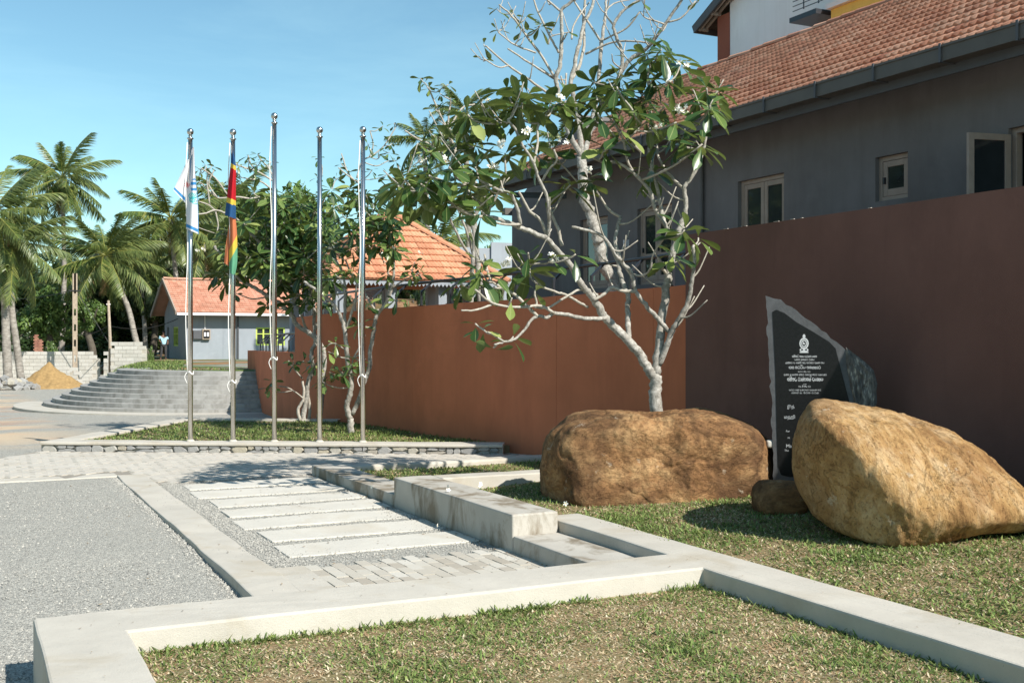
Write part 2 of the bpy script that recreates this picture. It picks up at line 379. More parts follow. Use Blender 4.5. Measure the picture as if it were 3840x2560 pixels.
M['block'] = stone_mat('cement_block', [(0, (.60, .57, .50)), (.5, (.68, .64, .57)), (1, (.74, .71, .64))])
M['paver'] = (lambda t: (t.bump(t.noise(60, 4), .35, .006), t.col(t.mix(t.math('MULTIPLY', t.noise(5, 5), .5), t.ramp(t.rnd(), [(0, (.33, .29, .235)), (.3, (.40, .36, .30)), (.6, (.47, .435, .37)), (1, (.56, .53, .47))]), (.48, .44, .37))))[1])(NT('paver_grey', .85, .2))
M['granite'] = (lambda t: (t.bump(t.noise(60, 5), .35, .006), t.col(t.ramp(t.noise(14, 6, .7), [(.3, (.065, .066, .068)), (.7, (.105, .107, .11))])))[1])(NT('granite_rough', .6, .4))
M['granite_broken'] = (lambda t: (t.bump(t.noise(22, 6, .7), .9, .02), t.col(t.ramp(t.noise(18, 6, .7, t.scaled((2, 2, .5))), [(.35, (.06, .055, .05)), (.55, (.15, .14, .125)), (.68, (.50, .47, .40))])))[1])(NT('granite_broken', .7, .4))  # pale streaks in the colour imitate highlights on the broken edge
M['granite_polish'] = (lambda t: t.col(t.ramp(t.noise(60, 4), [(.3, (.008, .008, .008)), (.8, (.016, .016, .017))])))(NT('granite_polished', .32, .2))
M['letter'] = plain('engraved_white', (.55, .56, .56), .7, .08)
M['sand'] = plain('sand_yellow', (.31, .20, .085), .95, .2, 9, bump=.5, bs=30)
M['wood_pole'] = plain('weathered_pole', (.36, .29, .22), .9, .25, 12)
M['wire'] = plain('wire_black', (.02, .02, .02), .6)
# ================================================================== GROUND
def zg(y): return pwl(y, [-50, 5.5, 6.8, 9.5, 14.5, 17, 32, 60, 90], [-.14, -.14, -.10, -.045, -.022, -.04, -.37, -.70, -.75])
def ground():
    xs = np.unique(np.concatenate([np.linspace(-220, -12, 16), np.linspace(-12, 4, 81), np.linspace(4, 260, 18)]))
    ys = np.unique(np.concatenate([np.linspace(-60, 4, 8), np.linspace(4, 15, 74), np.linspace(15, 70, 70), np.linspace(70, 420, 20)]))
    X, Y = np.meshgrid(xs, ys); Z = np.interp(Y, [-50, 5.5, 6.8, 9.5, 14.5, 17, 32, 60, 90], [-.14, -.14, -.10, -.045, -.022, -.04, -.37, -.70, -.75])
    P = np.stack([X.ravel(), Y.ravel(), Z.ravel()], 1)
    P[:, 2] += .008 * fbm(P, 1.6, 3, 3) * (P[:, 1] < 60)
    n, m = len(ys), len(xs); i = np.arange((n - 1) * m).reshape(n - 1, m)[:, :-1].ravel()
    F = np.stack([i, i + 1, i + 1 + m, i + m], 1)
    return tag(mk('ground', P, F, M['gravel'], smooth=True), kind='structure')
ground()
def chips(name, P, s0, s1, parent=None, lift=.35):
    """loose angular stone chips as one mesh"""
    P = np.asarray(P); n = len(P)
    T = np.array([[1, 0, -.4], [-.5, .87, -.4], [-.5, -.87, -.4], [0, 0, .7]])
    F0 = np.array([[0, 1, 3], [1, 2, 3], [2, 0, 3]])
    s = rng.uniform(s0, s1, n); a = rng.uniform(0, 6.28, n)
    V = np.repeat(T[None], n, 0) * s[:, None, None] * rng.uniform(.6, 1.3, (n, 4, 3))
    c, sn = np.cos(a)[:, None], np.sin(a)[:, None]
    x = V[..., 0] * c - V[..., 1] * sn; y = V[..., 0] * sn + V[..., 1] * c
    V = np.stack([x, y, V[..., 2]], -1) + P[:, None, :]; V[..., 2] += (s * lift)[:, None]
    F = (F0[None] + 4 * np.arange(n)[:, None, None]).reshape(-1, 3)
    return tag(mk(name, V.reshape(-1, 3), F, M['stone_chip'], parent), kind='stuff')
# ================================================================== PATH with strips and pavers
path = MB().prism([(1.74, 6.2), (3.95, 6.2), (3.95, 13.6), (1.74, 13.6)], -.2, -.010).build('path', M['gravel'])
tag(path, kind='structure')
slab('edge_band', 1.73, 2.07, 6.42, 14.72, -.3, 0, M['conc'], path, .2, .010, .012, 3)
for k in range(7):
    y = 8.86 + .722 * k; slab('concrete_strip', 2.30 + .04 * math.sin(k * 2.1), 3.93, y - .262, y + .262, -.06, .003, M['conc_strip'], path, .1, .008, .004, k)
slab('concrete_apron', 2.05, 2.31, 6.42, 8.24, -.06, -.004, M['conc'], path, .2, .004, .008, 9)
pm = MB().box(-.0462, .0462, -.094, .094, -.04, 0); pav_me = mesh_data('paver', pm.V, pm.F, M['paver'])
for i in range(17):
    off = .1 if i % 2 else 0
    for j in range(9):
        y = 6.52 + .2 * j + off * .9
        if y > 8.16: continue
        inst('paver', pav_me, Matrix.Translation((2.35 + .098 * i, y, .0 + random.uniform(-.003, .003))) @ Euler((random.uniform(-.008, .008), random.uniform(-.012, .012), random.uniform(-.01, .01))).to_matrix().to_4x4(), path)
P = []
for k in range(8):
    y = 8.5 + .722 * k
    n = 800; P += list(zip(rng.uniform(2.1, 3.93, n), rng.normal(y, .125, n)))
P += list(zip(rng.normal(2.19, .075, 3400), rng.uniform(8.2, 13.7, 3400)))
P += list(zip(rng.uniform(1.8, 3.9, 700), rng.uniform(7.4, 13.6, 700)))
P += list(zip(rng.normal(3.86, .07, 900), rng.uniform(7.6, 13.5, 900)))
P = np.array([p for p in P if 1.76 < p[0] < 3.94]); chips('gravel_chips', np.c_[P, np.full(len(P), -.004)], .004, .0095, path)
# loose gravel on the drive next to the kerb
n = 9000; x = rng.uniform(-3.2, 1.72, n); y = 6.5 + 8 * rng.uniform(0, 1, n) ** 1.6
tag(chips('gravel_chips', np.c_[x, y, [zg(v) for v in y]], .005, .013), 'loose grey stone chips lying on the gravel drive', 'gravel')
n = 1500; y = rng.uniform(6.6, 14.6, n); tag(chips('gravel_chips', np.c_[1.725 - np.abs(rng.normal(0, .05, n)), y, [zg(v) + .006 for v in y]], .005, .014), 'stone chips piled against the long edge of the path', 'gravel')
# ================================================================== WALKWAY of diagonal pavers
wpoly = [(-1.9, 14.78), (1.72, 14.74), (2.07, 13.61), (3.94, 13.61), (3.95, 13.79), (7.68, 13.98), (7.62, 14.75), (1.06, 18.5)]
M['joint'] = plain('joint_sand', (.27, .24, .2), .95, .2)
walk = MB().prism(wpoly, -.25, -.008).build('walkway', M['joint']); tag(walk, kind='structure')
def inside(p, poly):
    c = False; j = len(poly) - 1
    for i in range(len(poly)):
        (xi, yi), (xj, yj) = poly[i], poly[j]
        if (yi > p[1]) != (yj > p[1]) and p[0] < (xj - xi) * (p[1] - yi) / (yj - yi) + xi: c = not c
        j = i
    return c
mb = MB(); a = rad(47); ux, uy = math.sin(a), math.cos(a)
for i in range(-60, 170):
    for j in range(-60, 90):
        s = .204 * i + (.102 if j % 2 else 0); q = .104 * j
        cx, cy = 1 + ux * s + uy * q, 15 + uy * s - ux * q
        if cy < 13.4 or cy > 18.5 or not inside((cx, cy), wpoly): continue
        if not all(inside((cx + dx, cy + dy), wpoly) for dx, dy in ((.13, 0), (-.13, 0), (0, .13), (0, -.13))): continue
        if cx < 1.9 and cy < 15.12: continue
        z = random.uniform(-.002, .005)
        mb.obox((cx, cy, z - .015), (ux * .096, uy * .096, 0), (uy * .0455, -ux * .0455, 0), (0, 0, .015))
tag(mb.build('paver_field', M['conc_walk'], walk), kind='stuff')
slab('edge_band', -1.9, 1.74, 14.70, 15.06, -.25, -.006, M['conc'], walk, .2, .012, .012, 5)
# ================================================================== KERBS
def poly_kerb(name, poly, z0, z1, m, label, jit=.006, step=.1, bevel=.014):
    Q = []
    for i in range(len(poly)):
        p, q = np.array(poly[i], float), np.array(poly[(i + 1) % len(poly)], float); n = max(1, int(np.linalg.norm(q - p) / step))
        Q += [lerp(p, q, k / n) for k in range(n)]
    Q = np.array(Q); N3 = np.c_[Q, np.zeros(len(Q))]
    Q[:, 0] += jit * fbm(N3, 3, 3, 5); Q[:, 1] += jit * fbm(N3, 3, 3, 6)
    z = z1 + jit * .5 * fbm(N3, 1.5, 3, 8)
    mb = MB().prism([tuple(q) for q in Q], z0, list(z))
    return tag(mb.build(name, m, None, False, bevel), label, 'kerb')
poly_kerb('concrete_kerb', [(.345, 1.5), (.338, 6.44), (4.38, 6.44), (4.38, 8.3), (4.73, 8.3), (4.73, 1.2), (4.32, 1.2), (4.32, 5.955), (.757, 5.955), (.757, 1.5)],
          -.4, .22, M['conc'], 'pale concrete kerb framing the nearest lawn on three sides', .009)
sw = root('stepped_wall', (4.15, 10, 0), 'low stained concrete wall stepping up twice beside the striped path', 'wall')
slab('low_section', 3.95, 4.35, 10.745, 13.74, -.25, .118, M['conc_wall'], sw, .2, .006, .014, 11)
slab('high_section', 3.945, 4.365, 8.0, 10.74, -.25, .30, M['conc_wall'], sw, .2, .006, .016, 12)
slab('ledge', 3.953, 4.372, 6.445, 7.995, -.25, .13, M['conc_wall'], sw, .2, .006, .014, 13)
k1 = slab('concrete_kerb', 4.36, 7.66, 13.50, 13.76, -.2, .10, M['conc'], None, .2, .012, .03, 14); tag(k1, 'low rounded kerb between the diagonal pavers and the small shaded bed', 'kerb')
k2 = slab('concrete_kerb', 4.37, 7.70, 10.46, 10.738, -.2, .292, M['conc'], None, .2, .008, .014, 15); tag(k2, 'straight kerb running from the stepped wall to behind the long brown boulder', 'kerb')
# ================================================================== LAWNS
def lawn_sheet(name, poly_x, poly_y, zf, amp=.012, n=40):
    xs = np.linspace(*poly_x, n); ys = np.linspace(*poly_y, n); X, Y = np.meshgrid(xs, ys)
    P = np.stack([X.ravel(), Y.ravel(), zf(X, Y).ravel()], 1); P[:, 2] += amp * fbm(P, 2.2, 3, 2)
    i = np.arange((n - 1) * n).reshape(n - 1, n)[:, :-1].ravel(); F = np.stack([i, i + 1, i + 1 + n, i + n], 1)
    return tag(mk(name, P, F, M['soil'], smooth=True), kind='structure')
GC = [np.array(c) for c in ((.13, .185, .048), (.19, .25, .075), (.28, .32, .11), (.09, .14, .04), (.52, .41, .25), (.38, .25, .14), (.64, .55, .38))]
def grass(name, label, pts, zf, h0, h1, w, dry, parent=None, seed=1):
    P = np.asarray(pts); n = len(P); z = zf(P[:, 0], P[:, 1]) + .012 * fbm(np.c_[P, zf(P[:, 0], P[:, 1])], 2.2, 3, 2) - .004
    pn = fbm(np.c_[P, np.zeros(n)], 3.4, 4, seed) + .35 * fbm(np.c_[P, np.zeros(n)], 11, 2, seed + 3)
    pd = np.clip(dry + .38 * pn, .05, .9); isdry = rng.uniform(0, 1, n) < pd
    keep = rng.uniform(0, 1, n) > np.clip((pn - .7) * 1.4, 0, .5); P = P[keep]; z = z[keep]; isdry = isdry[keep]; pn = pn[keep]; n = len(P)
    a = rng.uniform(0, 6.28, n); lean = np.where(isdry, rng.uniform(1.0, 1.52, n), rng.uniform(.6, 1.45, n))
    L = rng.uniform(h0, h1, n) * np.where(isdry, .9, 1.0) * (1 - .25 * np.clip(pn, -1, 1)); wd = w * rng.uniform(.6, 1.35, n)
    dx, dy = np.cos(a), np.sin(a); sx, sy = -dy, dx; up = np.cos(lean) * L; out = np.sin(lean) * L
    base = np.c_[P, z]; V = np.zeros((n, 6, 3))
    for k, (t, ww, bend) in enumerate(((0, .55, 0), (.55, 1.0, .0), (1, .12, 1))):
        drop = bend * rng.uniform(.0, .45, n) * L
        c = base + np.c_[dx * out * t, dy * out * t, np.maximum(up * t - drop * .5, .002)]
        V[:, 2*k] = c - np.c_[sx, sy, sx * 0] * (wd * ww / 2)[:, None]; V[:, 2*k+1] = c + np.c_[sx, sy, sx * 0] * (wd * ww / 2)[:, None]
    b = 6 * np.arange(n)[:, None]; F = np.concatenate([b + np.array([[0, 1, 3, 2]]), b + np.array([[2, 3, 5, 4]])])
    G = np.array(GC); gi = rng.choice(4, n, p=[.3, .35, .15, .2]); di = 4 + rng.choice(3, n, p=[.45, .3, .25])
    col = np.where(isdry[:, None], G[di], G[gi]) * rng.uniform(.75, 1.5, (n, 1))
    o = mk(name, V.reshape(-1, 3), F, M['grass'], parent)
    at_ = o.data.attributes.new('tint', 'FLOAT_COLOR', 'POINT')
    at_.data.foreach_set('color', np.repeat(np.c_[np.clip(col, 0, 1), np.ones(n)], 6, 0).astype(np.float32).ravel())
    return tag(o, label, 'grass', kind='stuff')
zf1 = lambda x, y: .095 + 0 * x
zf2 = lambda x, y: .185 + .055 * np.clip(x - 4.7, 0, 3.2) - .03 * np.clip((y - 9) / 1.5, 0, 1)
zf3 = lambda x, y: .035 + 0 * x
lawn_sheet('lawn_soil', (.7, 4.36), (1.2, 6.0), zf1); lawn_sheet('lawn_soil', (4.6, 7.8), (1.2, 10.6), zf2); lawn_sheet('lawn_soil', (4.3, 7.8), (10.6, 13.6), zf3)
def uni(x0, x1, y0, y1, n): return np.c_[rng.uniform(x0, x1, n), rng.uniform(y0, y1, n)]
def vis(P, lim=1.0):         # keep what lies in or near the field of view
    d = P[:, 0] * FW[0] + P[:, 1] * FW[1]; r = P[:, 0] * RT[0] + P[:, 1] * RT[1]
    return P[(d > 4.6) & (np.abs(r) < d * .46 + lim)]
grass('grass', 'patchy green and straw coloured grass of the nearest lawn', vis(uni(.765, 4.315, 1.6, 5.945, 150000), .4), zf1, .022, .052, .0078, .63, None, 1)
ed = np.concatenate([np.c_[rng.uniform(.78, 4.31, 2200), 5.94 - np.abs(rng.normal(0, .03, 2200))], np.c_[4.31 - np.abs(rng.normal(0, .04, 900)), rng.uniform(3, 5.9, 900)]])
ed = ed[fbm(np.c_[ed, ed[:, 0] * 0], 4.2, 3, 9) > -.05]
grass('grass', 'longer green tufts of grass along the inner foot of the nearest kerb', ed, zf1, .035, .085, .0085, .15, None, 5)
grass('grass', 'sunlit and shaded grass round the boulders below the brown wall', vis(uni(4.66, 7.74, 2.6, 10.45, 125000), .5), zf2, .028, .062, .0098, .50, None, 2)
grass('grass', 'grass of the small bed between two kerbs', vis(uni(4.36, 7.7, 10.75, 13.5, 16000), .5), zf3, .03, .075, .012, .35, None, 3)
def litter(name, label, pts, zf_, s0, s1, cols):
    P = np.asarray(pts); n = len(P); a = rng.uniform(0, 6.28, n); s = rng.uniform(s0, s1, n); V = np.zeros((n, 4, 3))
    for k, (u, v, h) in enumerate(((-1, 0, .25), (0, -.45, 0), (1, 0, .35), (0, .45, .1))):
        V[:, k, 0] = P[:, 0] + s * (u * np.cos(a) - v * np.sin(a)); V[:, k, 1] = P[:, 1] + s * (u * np.sin(a) + v * np.cos(a)); V[:, k, 2] = zf_(P[:, 0], P[:, 1]) + .004 + h * s * rng.uniform(.2, 1, n)
    o = mk(name, V.reshape(-1, 3), np.arange(4 * n).reshape(n, 4), M['grass']); G = np.array(cols)[rng.integers(0, len(cols), n)]
    at_ = o.data.attributes.new('tint', 'FLOAT_COLOR', 'POINT'); at_.data.foreach_set('color', np.repeat(np.c_[G, np.ones(n)], 4, 0).astype(np.float32).ravel()); tag(o, label, 'leaf litter', kind='stuff')
BR = [(.22, .12, .06), (.32, .2, .1), (.14, .08, .045), (.42, .3, .17)]
litter('leaf_litter', 'scraps of dry leaf on the nearest lawn and its kerb', vis(uni(.4, 4.6, 3, 6.4, 220), .3), lambda x, y: np.where((y > 5.955) | (x > 4.32) | (x < .757), .222, .12), .004, .012, BR)
litter('leaf_litter', 'scraps of dry leaf and twig on the striped path', np.concatenate([uni(1.8, 3.94, 7.2, 13.6, 110), np.c_[3.93 - np.abs(rng.normal(0, .06, 160)), rng.uniform(7, 13.6, 160)]]), lambda x, y: .003 + 0 * x, .006, .02, BR)
litter('leaf_litter', 'scraps of dry leaf scattered over the gravel drive', vis(uni(-3, 1.7, 7, 14.6, 140), .2), lambda x, y: np.array([zg(v) for v in y]) + .006, .006, .018, BR)
# ================================================================== FLAG PLINTH
A = np.array([1.06, 18.5]); B = np.array([7.22, 14.96]); D2 = np.array([3.9, 23.0]); E2 = np.array([6.72, 21.3]); ZP = .138
plr = root('flag_plinth', (A[0], A[1], 0), 'raised bed with rubble stone front and concrete coping carrying the flagpoles', 'plinth')
ab = (B - A) / np.linalg.norm(B - A); nb = np.array([-ab[1], ab[0]]) ; nb = nb if nb[1] > 0 else -nb
ad = (D2 - A) / np.linalg.norm(D2 - A); na = np.array([ad[1], -ad[0]]); na = na if na[0] > 0 else -na
de = (E2 - D2) / np.linalg.norm(E2 - D2); nd = np.array([-de[1], de[0]]); nd = nd if nd[1] < 0 else -nd
def isect(p, d, q, e):
    t = np.linalg.solve(np.array([d, -e]).T, q - p); return p + d * t[0]
wc = .40
Ai = isect(A + nb * wc, ab, A + na * wc, ad); Di = isect(A + na * wc, ad, D2 + nd * .32, de); Bi = B + nb * wc; Ei = E2 + nd * .32
def coping(p, q, qi, pi_):
    n = 24; o_ = [lerp(p, q, k / n) for k in range(n + 1)]; i_ = [lerp(qi, pi_, k / n) for k in range(n + 1)]
    Q = np.array(o_ + i_); N3 = np.c_[Q, Q[:, 0] * 0]; Q = Q + .012 * np.c_[fbm(N3, 3, 3, 2), fbm(N3, 3, 3, 4)]
    MB().prism([tuple(v) for v in Q], ZP - .045, list(ZP + .006 * fbm(N3, 2, 2, 1))).build('coping', M['conc'], plr, False, .012)
Ao = A - nb * .02
coping(Ao, B - nb * .02, Bi, Ai); coping(A + ad * .002, D2, Di, Ai + ad * .002); coping(D2 + de * .01, E2, Ei, Di + de * .01)
MB().prism([tuple(A + nb * .05), tuple(B + nb * .05), tuple(B + nb * .3), tuple(A + nb * .3)], -.2, ZP - .047).build('mortar_core', M['conc'], plr)
MB().prism([tuple(A + na * .03 + ad * .06), tuple(A + na * .3 + ad * .06), tuple(D2 + na * .3), tuple(D2 + na * .03)], -.5, ZP - .047).build('side_wall', M['conc'], plr)
MB().prism([tuple(D2 + nd * .03), tuple(D2 + nd * .3), tuple(E2 + nd * .3), tuple(E2 + nd * .03)], -.5, ZP - .047).build('back_wall', M['conc'], plr)
def stone(s0, s1, z0, z1):
    n = random.randint(5, 7); cs, cz = (s0 + s1) / 2, (z0 + z1) / 2; hw, hh = (s1 - s0) / 2, (z1 - z0) / 2; V = []; F = []
    an = sorted((k + random.uniform(-.3, .3)) * 2 * math.pi / n for k in range(n)); pr = random.uniform(.015, .04)
    for dep, sc in ((.05, 1.0), (-pr * .2, 1.02), (-pr * .5, .88)):
        for a_ in an:
            e = (abs(math.cos(a_)) ** 6 + abs(math.sin(a_)) ** 6) ** (-1 / 6)
            p = A + ab * (cs + hw * sc * e * math.cos(a_)) + nb * (dep + .012)
            V.append((p[0], p[1], cz + hh * sc * e * math.sin(a_) + random.uniform(-.004, .004)))
    for r in range(2):
        for k in range(n): F.append((r*n+k, r*n+(k+1) % n, (r+1)*n+(k+1) % n, (r+1)*n+k))
    F.append(tuple(range(2*n, 3*n)))
    mk('stone', V, F, M['rubble'], plr)
s = .02; Lf = np.linalg.norm(B - A)
while s < Lf - .05:
    w = min(random.uniform(.10, .30), Lf - s); z0, z1 = -.03, ZP - .046
    if random.random() < .62:
        zm = lerp(z0, z1, random.uniform(.35, .65))
        if w > .2 and random.random() < .6:
            sm = s + w * random.uniform(.35, .65); stone(s, sm - .006, zm + .005, z1); stone(sm, s + w - .006, zm + .005, z1)
        else: stone(s, s + w - .006, zm + .005, z1)
        stone(s, s + w - .006, z0, zm)
    else: stone(s, s + w - .006, z0, z1)
    s += w
pin = [tuple(Ai), tuple(Bi), (7.5, 15.3), (7.05, 17.9), (6.8, 20.4), tuple(Ei), tuple(Di)]
tag(MB().prism([(x + .0, y) for x, y in pin], -.3, ZP - .055).build('lawn_soil', M['soil']), kind='structure')
Q = uni(1.2, 7.5, 15, 23, 62000); Q = np.array([q for q in Q if inside(q, pin)])
grass('grass', 'shaded grass round the trees behind the flagpoles', Q, lambda x, y: ZP - .055 + 0 * x, .04, .10, .014, .28, None, 4)
# ================================================================== BROWN WALLS
WL = [(7.79, 11.03), (7.72, 13.5), (7.47, 15.5), (7.06, 18), (6.80, 20.5), (6.72, 23), (6.80, 25)]
WL2 = [(6.80, 25), (6.98, 27), (7.25, 29), (7.6, 31.5), (8.0, 34), (8.7, 38)]
def wall_run(name, pts, z0, z1a, z1b, m, parent, th=.25, per=6):
    P = np.array([p[:2] for p in crom([(*p, 0) for p in pts], per)]); n = len(P)
    T = np.gradient(P, axis=0); T /= np.linalg.norm(T, axis=1)[:, None]; N = np.c_[T[:, 1], -T[:, 0]]   # to +x
    z1 = np.linspace(z1a, z1b, n) + .006 * fbm(np.c_[P, P[:, 0] * 0], 3, 3, 1)
    V = []; F = []; mi = []
    for i in range(n):
        f, b = P[i], P[i] + N[i] * th
        V += [(f[0], f[1], z0), (f[0], f[1], z1[i]), (b[0], b[1], z1[i]), (b[0], b[1], z0)]
    for i in range(n - 1):
        a, b = 4 * i, 4 * (i + 1)
        F += [(a, b, b + 1, a + 1), (a + 1, b + 1, b + 2, a + 2), (a + 2, b + 2, b + 3, a + 3)]; mi += [0, 0, 0]
    F += [(0, 1, 2, 3), (4*n-4, 4*n-1, 4*n-2, 4*n-3)]; mi += [0, 0]
    return mk(name, V, F, m, parent, False, mi)
rw = root('garden_wall', (7.75, 6, 0), 'tall dark chocolate wall below the grey building, right of the plumeria trunk', 'wall')
mb = MB()
for y0, y1 in ((-3, 5.2), (5.205, 11.03)): MB().box(7.75, 8.05, y0, y1, -.3, 2.95).build('panel', M['wall_dark'], rw)
for k in range(7):
    y = random.uniform(7.6, 11); MB().box(7.748, 7.765, y, y + random.uniform(.02, .09), 2.951, 2.956).build('chipped_edge', M['wall_cut'], rw)
lw = root('garden_wall', (7.1, 18, 0), 'rust brown wall curving from the plumeria trunk to the round steps', 'wall')
def wseg(pts, y0, y1):
    P = [p for p in crom([(*p, 0) for p in pts], 12)]; P = np.array(P)
    ys = np.linspace(y0, y1, 9); xs = np.interp(ys, P[:, 1], P[:, 0]); return list(zip(xs, ys))
for y0, y1 in ((11.035, 11.75), (11.756, 14.1), (14.106, 18.2), (18.206, 25)):
    zz = lambda y: lerp(2.36, 2.2, (y - 11) / 14)
    wall_run('panel', wseg(WL, y0, y1), -.4, zz(y0), zz(y1), M['wall_brown'], lw, .25, 2)
wall_run('lower_panel', WL2, -.6, 1.42, 1.34, M['wall_brown'], lw, .25, 3)
# ================================================================== ROUND STEPS
cS = np.array([8.6, 37.6]); ZB = -.37; RI = .124
st = root('round_steps', (5, 33, ZB), 'broad curved flight of nine grey concrete steps against the rust wall', 'stairs')
def arc_prism(r0, r1, a0, a1, z0, z1, n=40):
    A_ = [(cS[0] + r1 * math.cos(a), cS[1] + r1 * math.sin(a)) for a in np.linspace(a0, a1, n)]
    B_ = [(cS[0] + r0 * math.cos(a), cS[1] + r0 * math.sin(a)) for a in np.linspace(a1, a0, n)]
    return MB().prism(A_ + B_, z0, z1)
for k in range(9):
    r = 6.35 - .275 * k
    arc_prism(r - .9, r, rad(148), rad(264 + k * .6), ZB - .3, ZB + RI * (k + 1) , 60).build('step', M['conc_step'], st, False, .008)
arc_prism(6.0, 7.2, rad(158), rad(262), ZB - .3, ZB + .025, 50).build('apron', M['conc'], st)
# ================================================================== TERRACE behind the wall
ZT = ZB + RI * 9
wlx = np.array([p for p in crom([(*p, 0) for p in [(8.0, -6), (8.0, 8)] + WL[:] + WL2[1:]], 8)])
def tz(y): return pwl(y, [-6, 21, 32.5, 36, 68, 120], [1.9, 1.9, ZT + .1, ZT - .005, .52, .5])
def tleft(y):
    if y < 33.5: return float(np.interp(y, wlx[:, 1], wlx[:, 0])) + .12
    return pwl(y, [33.5, 35, 37, 39.5, 41.5, 44, 66, 120], [8.05, 6.6, 5.2, 4.75, 4.95, 5.4, 9.6, 12])
ys = np.concatenate([np.linspace(-6, 30, 30), np.linspace(30, 46, 50), np.linspace(46, 120, 30)]); ts = np.linspace(0, 1, 24) ** 2.2
V = []; F = []
for y in ys:
    x0 = tleft(y)
    drop = y > 40.5
    V.append((x0 - (1.6 if drop else .01), y, zg(y) - .02 if drop else tz(y) - .6))
    for t in ts: V.append((lerp(x0, 120, t), y, tz(y)))
V = np.array(V); nn = len(ts) + 1
i = np.arange((len(ys) - 1) * nn).reshape(-1, nn)[:, :-1].ravel(); F = np.stack([i, i + 1, i + 1 + nn, i + nn], 1)
def terr_mat():
    t = NT('terrace_ground', .95, .1)
    g = t.ramp(t.noise(9, 6, .7), [(.3, (.20, .20, .18)), (.7, (.36, .35, .31))])
    m = t.ramp(t.noise(.35, 5, .6), [(.42, (0,0,0)), (.55, (1,1,1))]); g = t.mix(m, g, t.ramp(t.noise(14, 5), [(.3, (.05, .085, .02)), (.7, (.14, .18, .05))]))
    m2 = t.ramp(t.noise(.23, 5, .6), [(.52, (0,0,0)), (.6, (1,1,1))]); g = t.mix(m2, g, (.36, .17, .09))
    t.bump(t.noise(25, 5), .7, .03); return t.col(g)
M['terr'] = terr_mat()
tag(mk('terrace', V, F, M['terr'], smooth=True), kind='structure')
Q = np.c_[rng.uniform(-2.2, 2.2, 16000), rng.uniform(34.5, 62, 16000)]
Q = np.array([(tleft(y) + x, y) for x, y in Q if (x > -1.3 and y > 41) or (y > 35 and x > .1 and (x < 1.2))])
def zt_(x, y):
    L = np.array([tleft(v) for v in y]); top = np.array([tz(v) for v in y]); bot = np.array([zg(v) for v in y])
    return np.where(x > L, top, lerp(bot, top, np.clip((x - L + 1.6) / 1.6, 0, 1)))
grass('grass', 'green grass on the bank and rim above the round steps', Q, zt_, .05, .14, .03, .2, None, 6)
# ================================================================== TILED ROOFS
def tile_mesh(w, L, nr, rise, th):
    n = 4 * nr + 1; xs = np.linspace(-w / 2, w / 2, n); h = rise * (.5 - .5 * np.cos(np.linspace(0, nr * 2 * math.pi, n)))
    V = [(x, 0, th + z) for x, z in zip(xs, h)] + [(x, L, z + .004) for x, z in zip(xs, h)] + [(x, .004, th + z - .048) for x, z in zip(xs, h)]
    F = [(i, i + 1, n + i + 1, n + i) for i in range(n - 1)] + [(2*n + i, 2*n + i + 1, i + 1, i) for i in range(n - 1)]
    return np.array(V), F
def tile_roof(parent, O, u, v, width, slope, mat, w=.215, e=.3, keep=None, nparts=300, nr=2, rise=.042):
    O, u, v = (np.array(a, float) for a in (O, u, v)); u /= np.linalg.norm(u); v /= np.linalg.norm(v); nrm = np.cross(u, v)
    V0, F0 = tile_mesh(w * .985, e * 1.16, nr, rise, .048); me = mesh_data('roof_tile', V0, F0, mat, True)
    for p in me.polygons: p.use_smooth = p.index < len(F0) // 2
    spots = []
    for r in range(int(slope / e)):
        for c in range(int(width / w)):
            s, t = (c + .5) * w, r * e
            if keep and not keep(s, t + e * .5): continue
            p = O + u * (s + random.uniform(-.004, .004)) + v * (t + random.uniform(-.008, .008)) + nrm * random.uniform(0, .006)
            dz = np.array([0, 0, HC])
            q = p - dz; d = q @ FW; r_ = q @ RT
            vis_ = d > 1 and abs(r_) < d * .475 and (p[2] - HC) < d * .33
            spots.append((0 if vis_ else 1, d, p, random.uniform(-.02, .02)))
    spots.sort(key=lambda a: (a[0], a[1]))
    big = []
    for k, (_, d, p, ya) in enumerate(spots):
        Rm = np.stack([u * math.cos(ya) + v * math.sin(ya), v * math.cos(ya) - u * math.sin(ya), nrm], 1)
        if k < nparts:
            Mx = Matrix([[*Rm[i], p[i]] for i in range(3)] + [[0, 0, 0, 1]]); inst('roof_tile', me, Mx, parent)
        else: big.append(V0 @ Rm.T + p)
    if big:
        nv = len(V0); F = (np.array(F0)[None] + nv * np.arange(len(big))[:, None, None]).reshape(-1, 4)
        tag(mk('roof_tiles', np.concatenate(big), F, mat, parent), kind='stuff')
def ridge_run(parent, a, b, mat, step=.34, r=.10, name='ridge_tile'):
    a, b = np.array(a, float), np.array(b, float); L = np.linalg.norm(b - a); d = (b - a) / L; n = max(1, int(L / step))
    sx = np.cross(d, (0, 0, 1)); sx /= np.linalg.norm(sx); up = np.cross(sx, d); V = []; F = []; m = 7
    for t, rr in ((0, r * 1.12), (step * 1.08, r * .95)):
        for k in range(m):
            q = math.pi * k / (m - 1); V.append(d * t + sx * rr * math.cos(q) + up * (rr * .85 * math.sin(q) - .02))
    for k in range(m - 1): F.append((k, k + 1, m + k + 1, m + k))
    F.append(tuple(range(m))[::-1]); me = mesh_data(name, V, F, mat)
    for i in range(n):
        p = a + d * (i * L / n) + up * random.uniform(-.008, .012); inst(name, me, Matrix.Translation(tuple(p)), parent)
